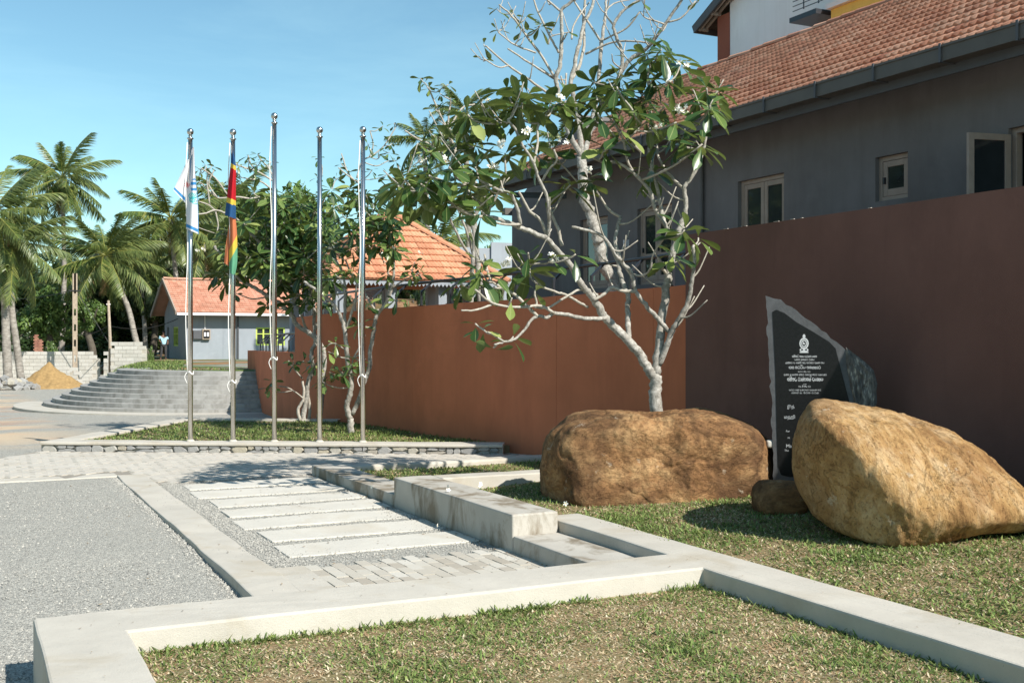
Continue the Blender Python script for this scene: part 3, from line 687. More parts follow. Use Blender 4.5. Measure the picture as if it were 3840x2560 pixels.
def wall_open(mb, X, th, y0, y1, z0, z1, ops, m=0, axis='x'):
    """wall sheet with real openings; axis x: plane X=const"""
    ys = sorted({y0, y1, *[o[0] for o in ops], *[o[1] for o in ops]}); zs = sorted({z0, z1, *[o[2] for o in ops], *[o[3] for o in ops]})
    for a, b in zip(ys, ys[1:]):
        run = None
        for c, d in zip(zs, zs[1:]):
            hole = any(o[0] <= (a + b) / 2 <= o[1] and o[2] <= (c + d) / 2 <= o[3] for o in ops)
            if hole: continue
            if axis == 'x': mb.box(X, X + th, a, b, c, d, m)
            else: mb.box(a, b, X, X + th, c, d, m)
# ------------------------------------------------------------------ the long grey building
gb = root('grey_building', (10, 12, 1.9), 'long dark grey building with orange clay tile roof above the chocolate wall', 'building')
ops = [(11.94, 12.94, 2.55, 3.97), (9.73, 10.25, 3.38, 3.92), (7.0, 8.32, 2.2, 3.95), (14.6, 15.6, 2.6, 3.85), (16.55, 17.5, 2.6, 3.85)]
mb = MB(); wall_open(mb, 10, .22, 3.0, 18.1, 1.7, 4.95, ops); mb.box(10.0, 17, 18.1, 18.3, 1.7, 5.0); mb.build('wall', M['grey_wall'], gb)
MB().box(10.75, 10.8, 3, 18, 1.8, 4.8).build('dark_backing', M['dark'], gb)  # near-black sheet painting the rooms' darkness behind the window openings
def sash(parent, P0, ey, w, h, name='sash', mid=None, fr=.07, gl=None):
    """casement: origin bottom corner P0, width along ey (unit), height z"""
    P0 = np.array(P0, float); ey = np.array(ey, float); nx = np.cross(ey, (0, 0, 1)); z = np.array((0, 0, 1.))
    def bx(a0, a1, b0, b1, t, m_): return m_.obox(P0 + ey * (a0 + a1) / 2 + z * (b0 + b1) / 2, ey * (a1 - a0) / 2, nx * t / 2, z * (b1 - b0) / 2)
    m_ = MB(); bx(0, fr, 0, h, .04, m_); bx(w - fr, w, 0, h, .04, m_); bx(fr, w - fr, 0, fr * 1.2, .038, m_); bx(fr, w - fr, h - fr, h, .038, m_)
    if mid: bx(fr, w - fr, mid - .025, mid + .025, .036, m_)
    o = m_.build(name, M['frame'], parent, False, .004)
    g = MB(); bx(fr - .005, w - fr + .005, fr, h - fr + .005, .008, g); g.build('pane', gl or M['glass'], o)
    k = MB(); k.obox(P0 + ey * (w - fr / 2) + z * h * .45 - nx * .03, ey * .01, nx * .02, z * .04); k.build('handle', M['black_metal'], o)
    return o
for i, (y0, y1, z0, z1) in enumerate(ops):
    f = MB(); t = .055; xf = 10.06
    f.box(xf, xf + .08, y0, y0 + t, z0, z1); f.box(xf, xf + .08, y1 - t, y1, z0, z1); f.box(xf + .002, xf + .078, y0 + t, y1 - t, z1 - t, z1); f.box(xf + .002, xf + .078, y0 + t, y1 - t, z0, z0 + t)
    fo = f.build('window_frame', M['frame'], gb, False, .004)
    if i == 0 or i >= 3:
        hw = (y1 - y0 - 2 * t) / 2 - .004
        for q in range(2): sash(fo.parent, (xf + .03, y0 + t + q * (hw + .008), z0 + t + .004), (0, 1, 0), hw, z1 - z0 - 2 * t - .008, mid=.42 if i >= 3 else None)
    elif i == 1: sash(gb, (xf + .03, y0 + t + .004, z0 + t + .004), (0, 1, 0), y1 - y0 - 2 * t - .008, z1 - z0 - 2 * t - .008)
    else:
        e = np.array((-.48, .10, 0)); e /= np.linalg.norm(e); sash(gb, (10.0, 8.30, 2.3), e, .52, 1.58, 'open_sash', .62)
MB().tube([(9.95, 13.77, 4.55), (9.95, 13.77, 1.9)], .04, 8).build('downpipe', M['grey_wall'], gb)
MB().box(9.93, 9.998, 15.85, 15.93, 3.25, 3.37).build('switch_box', M['white_wall'], gb)
# roof
EX, EZ, RX, RZ, RY0, RY1 = 9.3, 4.72, 13.45, 7.12, 3.5, 19.3
vv = np.array((RX - EX, 0, RZ - EZ)); sl_len = np.linalg.norm(vv); vv = vv / sl_len; nn_ = np.array((-vv[2], 0, vv[0]))
dk = MB(); dk.add([(EX, RY0, EZ - .05), (EX, RY1, EZ - .05), (RX, RY1, RZ - .05), (RX, RY0, RZ - .05), (EX, RY0, EZ - .01), (EX, RY1, EZ - .01), (RX, RY1, RZ - .01), (RX, RY0, RZ - .01)], BOXF)
dk.add([(RX, RY0, RZ - .01), (RX, RY1, RZ - .01), (RX + 4.1, RY1, EZ), (RX + 4.1, RY0, EZ), ], [(0, 1, 2, 3)])
dk.build('roof_deck', M['tile'], gb)
tile_roof(gb, (EX - .04, RY1, EZ + .01), (0, -1, 0), vv, RY1 - RY0, sl_len, M['tile'])
ridge_run(gb, (RX, RY1, RZ + .03), (RX, RY0, RZ + .03), M['tile'])
MB().box(9.17, 9.33, RY0, RY1 + .05, 4.60, 4.635).build('gutter_base', M['gutter'], gb)
g2 = MB(); g2.box(9.155, 9.17, RY0, RY1 + .05, 4.60, 4.765); g2.box(9.325, 9.335, RY0, RY1 + .05, 4.636, 4.70); g2.box(9.14, 9.155, RY0, RY1 + .05, 4.745, 4.77); g2.build('gutter', M['gutter'], gb)
y = RY1 - .4
while y > RY0:
    MB().box(9.132, 9.345, y - .014, y + .014, 4.585, 4.599).box(9.128, 9.139, y - .014, y + .014, 4.585, 4.785).build('gutter_bracket', M['fascia'], gb); y -= .95
MB().box(9.35, 9.38, RY0, RY1, 4.50, 4.66).build('fascia', M['fascia'], gb)
sf = MB().add([(9.38, RY0, 4.55), (9.38, RY1, 4.55), (10.02, RY1, 4.86), (10.02, RY0, 4.86)], [(3, 2, 1, 0)]); sf.build('soffit', M['grey_wall'], gb)
MB().bar((9.36, 19.0, 4.45), (10.05, 18.0, 4.35), .08, .1).build('eave_beam', M['black_metal'], gb)
MB().box(9.132, 9.153, 13.9, 14.0, 4.62, 4.72).build('label_sticker', M['white_wall'], gb)
# wing with a sloping top at the far end
wg = root('grey_wing', (10.4, 20, 1.5), 'dark grey wing wall with sloping top beyond the long building', 'building')
MB().add([(10.45, 18.35, 1.2), (10.45, 21.2, 1.2), (10.45, 21.2, 4.45), (10.45, 18.35, 5.95), (14, 18.35, 1.2), (14, 21.2, 1.2), (14, 21.2, 4.45), (14, 18.35, 5.95)],
         [(0, 3, 2, 1), (4, 5, 6, 7), (1, 2, 6, 5), (0, 4, 7, 3), (3, 7, 6, 2)]).build('wall', M['grey_wall'], wg)
MB().bar((10.3, 21.3, 4.42), (14, 21.3, 4.42), .16, .14).build('gutter', M['gutter'], wg)
lg = root('boundary_wall', (16, 33, 1), 'pale grey plastered wall glimpsed behind the pavilion roof', 'wall')
MB().box(18.3, 26, 42.0, 42.3, .5, 5.5).build('panel', M['grey_mid'], lg); MB().box(19.7, 26, 41.9, 41.98, .5, 5.75).build('high_panel', M['grey_mid'], lg)
# ------------------------------------------------------------------ white upper house behind the roof
wh = root('white_house', (16, 18, 1.9), 'tall white house with yellow balcony rising behind the long tiled roof', 'building')
MB().box(16, 24, 16.6, 21.0, 1.9, 10.1).build('wall', M['white_wall'], wh)
MB().box(15.98, 24, 21.0, 21.45, 1.9, 9.3).build('corner_pier', M['pier'], wh)
MB().box(15.6, 24, 10.0, 17.2, 1.9, 8.3).build('yellow_bay', M['yellow_wall'], wh)
MB().box(15.5, 24, 9.9, 17.25, 8.305, 8.4).build('bay_capping', M['white_wall'], wh)
MB().box(15.3, 15.99, 17.3, 18.1, 8.22, 8.32).build('balcony_slab', M['black_metal'], wh)
mb = MB()
for k in range(14): mb.bar((15.35, 12.0 + k * .44, 8.42), (15.35, 12.0 + k * .44, 9.4), .02)
for k in range(10): mb.bar((15.35, 12, 8.45 + k * .1), (15.35, 18.05, 8.45 + k * .1), .014)
mb.build('balcony_mesh', M['black_metal'], wh)
MB().box(15.32, 15.38, 12, 18.1, 9.4, 9.48).build('balcony_rail', M['white_wall'], wh)
# its gable eave with rafters
ey0 = np.array((0, 21.95, 9.15)); rise = np.array((0, -2.6, 1.25)); 
mb = MB(); mb.add([(15.72, *ey0[1:]), (24, *ey0[1:]), (24, *(ey0 + rise)[1:]), (15.72, *(ey0 + rise)[1:]), (15.72, ey0[1], ey0[2] + .1), (24, ey0[1], ey0[2] + .1), (24, ey0[1] - 2.6, ey0[2] + 1.35), (15.72, ey0[1] - 2.6, ey0[2] + 1.35)], BOXF); mb.build('roof', M['tree_bark'], wh)
MB().bar((15.69, 22.0, 9.1), (15.69, 19.4, 10.35), .05, .2).build('barge_board', M['fascia'], wh)
MB().bar((15.7, 22.0, 9.12), (24, 22.0, 9.12), .05, .18).build('eave_board', M['fascia'], wh)
for k in range(2): MB().bar((15.78 + k * .14, 21.9, 9.08), (15.78 + k * .14, 19.5, 10.24), .04, .08).build('rafter', M['frame'], wh)
for k in range(3): MB().bar((15.72, 21.85 - k * .5, 9.09 + k * .24), (16.0, 21.85 - k * .5, 9.09 + k * .24), .04, .07).build('purlin', M['frame'], wh)
# ------------------------------------------------------------------ pavilion
ap = at(893, 487, 34.0); HX = 2.75; ze = 3.37; gz = tz(30) - .1
pv = root('pavilion', (ap[0], ap[1], gz), 'open pavilion with orange pyramid tile roof and scalloped white valance', 'pavilion')
cx, cy = ap[0], ap[1]; apz = ap[2]; sl2 = math.hypot(HX, apz - ze)
for (ux_, uy_), (vx, vy) in (((1, 0), (0, 1)), ((0, -1), (1, 0)), ((-1, 0), (0, -1)), ((0, 1), (-1, 0))):
    O = np.array((cx - ux_ * HX - vx * HX, cy - uy_ * HX - vy * HX, ze)); front = (ux_, uy_) in ((1, 0),)
    v = np.array((vx * HX, vy * HX, apz - ze))
    MB().add([O, O + np.array((ux_, uy_, 0)) * 2 * HX, (cx, cy, apz)], [(0, 1, 2)]).build('roof_deck', M['tile_o'], pv)
    if (ux_, uy_) in ((1, 0), (0, -1)):
        tile_roof(pv, O, (ux_, uy_, 0), v, 2 * HX, sl2, M['tile_o'], .24, .31, lambda s, t: abs(s - HX) < HX * (1 - t / sl2) + .04, 300 if front else 0, 2, .03)
for sx_, sy_ in ((1, -1), (-1, -1), (-1, 1), (1, 1)): ridge_run(pv, (cx + sx_ * HX, cy + sy_ * HX, ze + .05), (cx, cy, apz + .05), M['tile_o'], .36, .12, 'hip_tile')
for side in range(2):
    for k in range(46):
        s = -HX + .06 + k * (2 * HX - .12) / 45; pz = ze - .02
        V = [(s - .058, 0, 0), (s + .058, 0, 0), (s + .058, 0, -.07), (s, 0, -.15), (s - .058, 0, -.07)]
        V = [(cx + a, cy - HX + .04, pz + c) if side == 0 else (cx - HX + .04, cy + a, pz + c) for a, b, c in V]
        V += [(x + (.0 if side == 0 else .015), y + (.015 if side == 0 else 0), z) for x, y, z in V]
        mk('valance_piece', V, [(0, 1, 2, 3, 4), (9, 8, 7, 6, 5)] + [(i, (i + 1) % 5, 5 + (i + 1) % 5, 5 + i) for i in range(5)], M['grey_mid'], pv)
MB().box(cx - HX + .1, cx + HX - .1, cy - HX + .08, cy - HX + .14, ze - .1, ze + .03).build('eave_board', M['black_metal'], pv)
for ix in range(4):
    for iy in range(4):
        if 0 < ix < 3 and 0 < iy < 3: continue
        x, y = cx - 2.3 + ix * 1.533, cy - 2.3 + iy * 1.533
        MB().box(x - .13, x + .13, y - .13, y + .13, .4, ze + .1).build('column', M['grey_mid'], pv, False, .01)
def bank():
    xs = np.linspace(11.0, 24, 40); ys = np.linspace(35.2, 44, 16); X, Y = np.meshgrid(xs, ys); P = np.stack([X.ravel(), Y.ravel(), 0 * X.ravel()], 1)
    u = np.clip((P[:, 1] - 35.2) / 3.0, 0, 1); P[:, 2] = .5 + 2.6 * u * u * (3 - 2 * u) * np.clip((P[:, 0] - 11.0) / 2, 0, 1) + .22 * fbm(P, .9, 4, 4) * u
    i = np.arange(15 * 40).reshape(15, 40)[:, :-1].ravel(); F = np.stack([i, i + 1, i + 41, i + 40], 1)
    t = NT('earth_bank', .95, .1); t.bump(t.noise(12, 5), .8, .05)
    t.col(t.ramp(t.noise(1.3, 6, .65), [(.35, (.06, .085, .025)), (.5, (.17, .10, .055)), (.7, (.28, .16, .09))]))
    tag(mk('earth_bank', P, F, t.m, smooth=True), kind='structure')
bank()
# ------------------------------------------------------------------ small far house
hx, hy, hg = 11.9, 67.7, .5
sh = root('small_grey_house', (hx, hy, hg), 'small grey house with red tiled gable roof beyond the steps', 'house')
ops2 = [(hx + 4.1, hx + 5.9, 1.35, 2.45), (hx + 6.3, hx + 8.0, 1.35, 2.45)]
mb = MB(); wall_open(mb, hy, .2, hx, hx + 20, hg - .3, 3.45, ops2, 0, 'y'); mb.build('front_wall', M['grey_mid'], sh)
ops3 = [(hy + 2.9, hy + 4.7, 1.3, 2.5), (hy + 6.2, hy + 7.1, hg, 2.5)]
mb = MB(); wall_open(mb, hx, .2, hy + .2, hy + 8, hg - .3, 3.45, ops3); mb.add([(hx, hy + .2, 3.45), (hx, hy + 8, 3.45), (hx, hy + 4.1, 5.3), (hx + .2, hy + .2, 3.45), (hx + .2, hy + 8, 3.45), (hx + .2, hy + 4.1, 5.3)], [(0, 2, 1), (3, 4, 5), (0, 3, 5, 2), (1, 2, 5, 4)])
mb.build('gable_wall', M['grey_mid'], sh)
def small_window(y_or_x, z0, z1, w, axis, cols):
    f = MB(); n = cols
    def bx(a0, a1, b0, b1, dp, m_):
        (m_.box(a0, a1, hy + dp, hy + dp + .06, b0, b1) if axis == 'y' else m_.box(hx + dp, hx + dp + .06, a0, a1, b0, b1))
    a = y_or_x; t = .09
    bx(a, a + w, z0, z0 + t, .03, f); bx(a, a + w, z1 - t, z1, .03, f)
    for k in range(n + 1): x = a + k * (w - t) / n; bx(x, x + t, z0 + t, z1 - t, .032, f)
    bx(a + t, a + w - t, z0 + (z1 - z0) * .62, z0 + (z1 - z0) * .62 + .05, .034, f)
    o = f.build('window_frame', M['lime'], sh); p = MB(); bx(a + .02, a + w - .02, z0 + .02, z1 - .02, .1, p); p.build('pane', M['glass'], o)
small_window(hx + 4.1, 1.35, 2.45, 1.8, 'y', 4); small_window(hx + 6.3, 1.35, 2.45, 1.7, 'y', 4); small_window(hy + 2.9, 1.3, 2.5, 1.8, 'x', 3)
MB().box(hx + .15, hx + .2, hy + 6.22, hy + 7.08, hg, 2.48).build('door', M['dark'], sh)
ro = .75; ez2 = 3.3; rz2 = 5.45; ry = hy + 4.1
for s_ in (1, -1):
    ey_ = hy - ro if s_ == 1 else hy + 8.2 + ro; vv2 = np.array((0, ry - ey_, rz2 - ez2)); L2 = np.linalg.norm(vv2)
    MB().add([(hx - .7, ey_, ez2 - .03), (hx + 21, ey_, ez2 - .03), (hx + 21, ry, rz2 - .03), (hx - .7, ry, rz2 - .03), (hx - .7, ey_, ez2), (hx + 21, ey_, ez2), (hx + 21, ry, rz2), (hx - .7, ry, rz2)], BOXF).build('roof_deck', M['tile_r'], sh)
    if s_ == 1: tile_roof(sh, (hx - .7, ey_, ez2 + .01), (1, 0, 0), vv2, 15, L2, M['tile_r'], .24, .32, None, 300, 2, .03)
    MB().bar((hx - .74, ey_, ez2 - .03), (hx - .74, ry, rz2 - .03), .08, .24).build('barge_board', M['frame'], sh)
ridge_run(sh, (hx - .7, ry, rz2 + .05), (hx + 15, ry, rz2 + .05), M['tile_r'], .4, .13)
MB().box(hx - .7, hx + 21, hy - ro - .12, hy - ro, ez2 - .16, ez2 - .02).build('gutter', M['white_wall'], sh)
MB().tube([(hx + 1.05, hy - .05, 3.2), (hx + 1.05, hy - .05, 2.3)], .03, 6).build('conduit', M['white_wall'], sh)
MB().tube([(hx + .25, hy - .06, 3.2), (hx + .25, hy - .06, .5)], .06, 6).build('downpipe', M['fascia'], sh)
MB().tube([(hx + 3.0, hy - .06, 3.2), (hx + 3.0, hy - .06, .5)], .06, 6).build('downpipe', M['fascia'], sh)
mbx = root('meter_box', (hx + .8, hy - .2, 1.5), 'grey electric panel with wooden framed meter on the small house wall', 'meter box')
MB().box(hx + .36, hx + .84, hy - .2, hy - .01, 1.75, 2.25).build('panel', M['fascia'], mbx); 
f = MB(); f.box(hx + .88, hx + 1.34, hy - .22, hy - .01, 1.72, 2.32); fo = f.build('meter_case', M['wood_pole'], mbx); MB().box(hx + .93, hx + 1.29, hy - .235, hy - .221, 1.78, 2.26).build('glass_front', M['dark'], fo)
MB().box(hx + .97, hx + 1.08, hy - .25, hy - .236, 1.9, 2.14).build('meter', M['white_wall'], fo); MB().box(hx + 1.14, hx + 1.25, hy - .25, hy - .236, 1.9, 2.14).build('meter', M['white_wall'], fo)
# ================================================================== RAILINGS
def railing(name, label, pts, zf_, spacing=.95, h=.43):
    P = np.array(crom([(*p, 0) for p in pts], 10))[:, :2]; seg = np.r_[0, np.cumsum(np.linalg.norm(np.diff(P, axis=0), axis=1))]
    r = root(name, (P[0][0], P[0][1], zf_(P[0][1])), label, 'railing')
    rail = []
    for s in np.arange(.2, seg[-1], .25):
        x, y = np.interp(s, seg, P[:, 0]), np.interp(s, seg, P[:, 1]); rail.append((x + .32, y, zf_(y) + h))
    MB().tube(rail, .026, 8).build('handrail', M['black_metal'], r, True)
    for s in np.arange(.5, seg[-1], spacing):
        x, y = np.interp(s, seg, P[:, 0]), np.interp(s, seg, P[:, 1]); z = zf_(y)
        MB().bar((x + .13, y, z - .05), (x + .13, y, z + h * .6), .05, .03).bar((x + .13, y, z + h * .58), (x + .31, y, z + h - .02), .045, .03).build('post', M['black_metal'], r)
        MB().box(x + .07, x + .19, y - .05, y + .05, z + .008, z + .018).build('foot_plate', M['black_metal'], r)
railing('railing', 'black bent-post handrail on top of the rust brown wall', WL, lambda y: lerp(2.36, 2.2, (y - 11) / 14))
railing('railing', 'black bent-post handrail on the lower wall beside the round steps', WL2[:-1], lambda y: lerp(1.42, 1.34, (y - 25) / 13), 1.0, .45)
# ================================================================== FLAGPOLES
pole_px = [(435, 295), (533, 296), (633, 259), (738, 291), (840, 290)]
pole_x = [3.15, 3.73, 4.29, 4.90, 5.48]
plab = ['steel flagpole flying the white flag, leftmost of the five', 'steel flagpole carrying the red, blue and yellow flag', 'tallest steel flagpole, bare, in the middle of the five',
        'bare steel flagpole just right of the tallest one', 'bare steel flagpole nearest the rust brown wall, rightmost of the five']
poles = []
for i, (x, (px_, py_)) in enumerate(zip(pole_x, pole_px)):
    y = A[1] + (x - A[0]) * ab[1] / ab[0] + .30; d = x * FW[0] + y * FW[1]; zt2 = HC - (py_ - YH) / FPX * d
    r = root('flagpole', (x, y, ZP), plab[i], 'flagpole', 'flagpoles in a row on the plinth'); poles.append((x, y, d, zt2)); H = zt2 - ZP
    MB().lathe([(.037, -.02), (.037, H * .5), (.034, H - .17)], (x, y, ZP), 20).build('shaft', M['steel'], r, True)
    MB().lathe([(.034, 0), (.05, .008), (.05, .02), (.03, .028), (.024, .045), (.032, .055), (.026, .065)], (x, y, ZP + H - .172), 18).build('collar', M['steel'], r, True)
    sp = [(.052 * math.sin(a), .052 - .052 * math.cos(a)) for a in np.linspace(.35, math.pi - .02, 10)]
    MB().lathe(sp, (x, y, ZP + H - .106), 18).build('ball_finial', M['steel'], r, True)
    V_, F_ = tube([(x - .05, y - .02, ZP + .0), (x + .05, y + .02, ZP + .012)], .02, 6)
    MB().lathe([(.075, -.01), (.06, .012), (.04, .03)], (x, y, ZP), 12).build('mortar_foot', M['conc'], r, True)
    kz = HC - ((855, 875, 822, 0, 862)[i] - YH) / FPX * d
    if i != 3:
        lo = -RT[:2] * .05 - FW[:2] * .03
        rp = [(x + lo[0] * .8, y + lo[1] * .8, zt2 - .22)] + [(x + lo[0] * (1 + .25 * math.sin(k * 1.3)), y + lo[1] * (1 + .2 * math.sin(k)), lerp(zt2 - .25, kz, k / 8)) for k in range(1, 9)]
        MB().tube(crom(rp, 3), .0075, 5).build('rope', M['rope'], r, True)
        K = [(x + .045 * math.cos(q) * (1 + .12 * math.sin(3 * q)), y + .045 * math.sin(q), kz + .02 * math.sin(2 * q) - .008 * (q / 6.28)) for q in np.linspace(0, 4 * math.pi, 30)]
        MB().tube(K, .007, 5).tube(crom([(x + lo[0], y + lo[1], kz), (x + lo[0] * 1.5, y + lo[1] * 1.5, kz - .07), (x + lo[0] * .9, y + lo[1] * .9, kz - .17)], 5), .006, 5).build('rope_knot', M['rope'], r, True)
def fm(n, c): 
    t = NT(n, .8, .15); a = t.mix(t.math('MULTIPLY', t.noise(90, 3), .15), c, tuple(v * .8 for v in c)); t.col(a)
    tr = t.n('ShaderNodeBsdfTranslucent'); t.l(a, tr.inputs[0]); mx = t.n('ShaderNodeMixShader'); mx.inputs[0].default_value = .22
    out = t.t.nodes['Material Output']; t.l(t.b.outputs[0], mx.inputs[1]); t.l(tr.outputs[0], mx.inputs[2]); t.l(mx.outputs[0], out.inputs[0]); return t.m
FMAT = [fm('cloth_white', (.80, .79, .80)), fm('cloth_blue', (.07, .30, .62)), fm('cloth_teal', (.10, .55, .55)), fm('cloth_red', (.55, .02, .03)), fm('cloth_navy', (.03, .10, .24)), fm('cloth_yellow', (.80, .55, .08)), fm('cloth_orange', (.62, .20, .09)), fm('cloth_green', (.14, .40, .24)), fm('cloth_rose', (.75, .22, .22))]
def cloth(Lp, Rp, d, nu, nv, wave, phase, colour, curl=0.0):
    """hanging cloth panel between two hem lines given on the pole's own plane"""
    L = np.array(crom([(*p, 0) for p in Lp], 20))[:, :2]; R = np.array(crom([(*p, 0) for p in Rp], 20))[:, :2]
    def sm(Q, t): s = np.linspace(0, 1, len(Q)); return np.array([np.interp(t, s, Q[:, 0]), np.interp(t, s, Q[:, 1])])
    V = []; F = []; mi = []; px_ = []
    for j in range(nv + 1):
        l, r = sm(L, j / nv), sm(R, j / nv)
        for i in range(nu + 1):
            s = i / nu; q = l + (r - l) * s; t = j / nv
            dd = d + wave * math.sin(s * 5.2 + phase + 2.2 * t) * (.25 + .75 * t) - curl * math.sin(math.pi * s)
            V.append(at(q[0], q[1], dd)); px_.append(q)
    for j in range(nv):
        for i in range(nu):
            a = j * (nu + 1) + i; F.append((a, a + 1, a + nu + 2, a + nu + 1)); c = (px_[a] + px_[a + nu + 2]) / 2
            mi.append(colour(c[0], c[1], (i + .5) / nu, (j + .5) / nv))
    return V, F, mi
def join(parts):
    V = []; F = []; mi = []
    for v, f, m in parts:
        o = len(V); V += list(v); F += [tuple(i + o for i in q) for q in f]; mi += m
    return V, F, mi
def c1(x, y, s, t):
    if t > .945 and t < .98: return 1
    if s > .95: return 1
    e = ((x - 447) / 9.5) ** 2 + ((y - 427) / 17) ** 2
    if e < 1 and x > 437:
        if y < 414: return 1
        if 418 < y < 425 or 432 < y < 438: return 1
        return 0
    for cx_, cy_, rr in ((440, 450, 6), (441, 459, 5), (449, 462, 7), (447, 448, 6)):
        q = math.hypot(x - cx_, y - cy_)
        if abs(q - rr) < 1.1 or abs(q - rr * .4) < .8: return 2
    if math.hypot(x - 431, y - 425) < 5 and s < .35: return 8
    return 0
def c1b(x, y, s, t):
    if .93 < t < .97: return 1
    q = math.hypot(x - 431, y - 425); an = math.atan2(y - 425, x - 431)
    if q < 6.5 + 2 * math.cos(an * 9): return 8
    return 0
d1 = poles[0][2] - .07
p1 = cloth([(443, 338), (438, 395), (430, 455), (427.5, 525)], [(446, 338), (449, 400), (455, 470), (456.5, 538)], d1, 44, 110, .05, .4, c1, .05)
p2 = cloth([(442.5, 340), (419, 393), (398, 437)], [(443.5, 340), (439, 395), (429, 470)], d1 + .05, 40, 80, .04, 2.0, c1b)
V, F, mi = join([p1, p2]); fl = mk('flag', V, F, FMAT, None, True, mi); tag(fl, 'white flag with blue hems and a blue, teal and red crest hanging limp', 'flag', 'flags hanging from the poles')
def c2(x, y, s, t):
    yy = y - 8 * s
    if yy < 374: return 4
    if yy < 384: return 5
    if yy < 453: return 3
    if yy < 465: return 5
    return 4
def c2b(x, y, s, t):
    k = y + (x - 526) * 1.9
    if k < 575: return 6
    if k < 603: return 5
    return 7
d2 = poles[1][2] - .07
q1 = cloth([(533.5, 346), (530, 376), (524, 430), (516.5, 494)], [(535, 346), (542, 380), (542, 440), (542, 503)], d2, 30, 100, .03, .2, c2, .075)
q2 = cloth([(527, 490), (526.5, 540), (526, 600), (528, 627)], [(541, 495), (544.5, 540), (545, 600), (540, 632)], d2 + .05, 26, 90, .02, 1.2, c2b, .06)
q3 = cloth([(529, 500), (519, 560), (515, 604)], [(532, 500), (530, 560), (528, 612)], d2 + .08, 12, 50, .02, .5, lambda *a: 6)
V, F, mi = join([q1, q2, q3]); fl = mk('flag', V, F, FMAT, None, True, mi); tag(fl, 'folded flag in navy, yellow, red, orange and green hanging limp', 'flag', 'flags hanging from the poles')
# ================================================================== BOULDERS
def boulder(name, label, cpx, cpy, cd, planes, p, mat, dents, seed, sub=7, amp=.05, yaw=0, facets=46):
    c = at(cpx, cpy, cd); bm = bmesh.new(); bmesh.ops.create_icosphere(bm, subdivisions=sub, radius=1)
    D = np.array([v.co[:] for v in bm.verts]); F = [[v.index for v in f.verts] for f in bm.faces]; bm.free()
    N = np.array([q[0] for q in planes], float); N /= np.linalg.norm(N, axis=1)[:, None]; h = np.array([q[1] for q in planes], float)
    r = (np.maximum(D @ N.T, 0) / h) ** p; r = r.sum(1) ** (-1 / p)
    P = D * r[:, None]; rg = np.random.default_rng(seed + 77)              # chipped facets
    fn = rg.normal(size=(facets, 3)); fn /= np.linalg.norm(fn, axis=1)[:, None]; fh = (P @ fn.T).max(0) * rg.uniform(.945, 1.0, facets)
    q = r ** -30.0 + ((np.maximum(D @ fn.T, 0) / fh) ** 30).sum(1); r = q ** (-1 / 30); P = D * r[:, None]
    k = amp * .8 * fbm(P, 1.8, 3, seed) + amp * .4 * fbm(P, 5, 3, seed + 2, .55) + amp * .35 * np.abs(fbm(P, 9, 4, seed + 7, .6))
    rid = np.abs(fbm(P, 3.2, 3, seed + 5)); k -= amp * .25 * np.exp(-(rid / .07) ** 2)
    for q, rr, dp in dents: k -= dp * np.exp(-(np.linalg.norm(P - np.array(q), axis=1) / rr) ** 2)
    k -= k.mean(); P = D * (r + k)[:, None]
    Wd = c + P[:, :1] * RT + P[:, 1:2] * FW + P[:, 2:3] * np.array([0, 0, 1.])
    o = mk(name, Wd, F, mat, None, True); return tag(o, label, 'boulder')
def hull_planes(pts, c):
    bm = bmesh.new()
    for p in pts: bm.verts.new((float((p - c) @ RT), float((p - c) @ FW), float(p[2] - c[2])))
    bmesh.ops.convex_hull(bm, input=bm.verts); bm.normal_update(); out = []
    for f in bm.faces:
        n = f.normal; h = n.dot(f.verts[0].co)
        if h < 0: n, h = -n, -h
        out.append(((n.x, n.y, n.z), max(h * 1.035, .05)))
    bm.free(); return out
gpts = [at(*q) for q in ((1838, 914, 8.3), (1852, 906, 8.6), (1815, 960, 8.5), (1818, 1085, 8.45), (1875, 1190, 8.4), (1895, 965, 7.95), (2000, 1050, 7.75), (2085, 1175, 7.55), (2108, 1235, 7.6), (2060, 1268, 7.7), (1935, 1238, 8.1), (2250, 1228, 7.75), (2360, 1222, 7.75), (2440, 1215, 7.8),
        (2000, 936, 8.6), (2150, 983, 8.5), (2270, 1034, 8.15), (2335, 1100, 7.9), (2410, 1160, 7.9), (1870, 925, 9.1), (2150, 1005, 9.2), (2300, 1080, 8.7), (1865, 1150, 9.2), (2330, 1160, 8.7), (2100, 1200, 9.2))]
gc = at(2085, 1120, 8.4)
boulder('boulder', 'big golden boulder with a sunlit slanting top, nearest the right edge', 2085, 1120, 8.4, hull_planes(gpts, gc), 40, M['boulder_gold'],
        [((.35, -.62, -.42), .22, .08), ((.1, -.5, .1), .22, .025), ((.45, -.35, .1), .2, .03)], 3, 7, .04)
boulder('boulder', 'long rounded brown boulder lying in front of the plumeria trunk', 1505, 1046, 10.6,
        [((0, 0, 1), .42), ((0, -1, .12), .55), ((-1, 0, -.05), 1.10), ((1, 0, 0), 1.12), ((-.62, 0, .78), .80), ((.38, 0, .92), .60), ((0, 1, 0), .6), ((0, 0, -1), .48), ((0, -.62, .78), .56), ((-.8, -.6, 0), .98), ((.8, -.55, 0), 1.0)],
        15, M['boulder_brown'], [((-.05, -.1, .44), .22, .06), ((.0, -.45, .38), .12, .04), ((.05, -.55, .1), .25, .04), ((.45, -.5, -.05), .22, .04), ((-.5, -.52, .0), .2, .035)], 12, 7, .06)
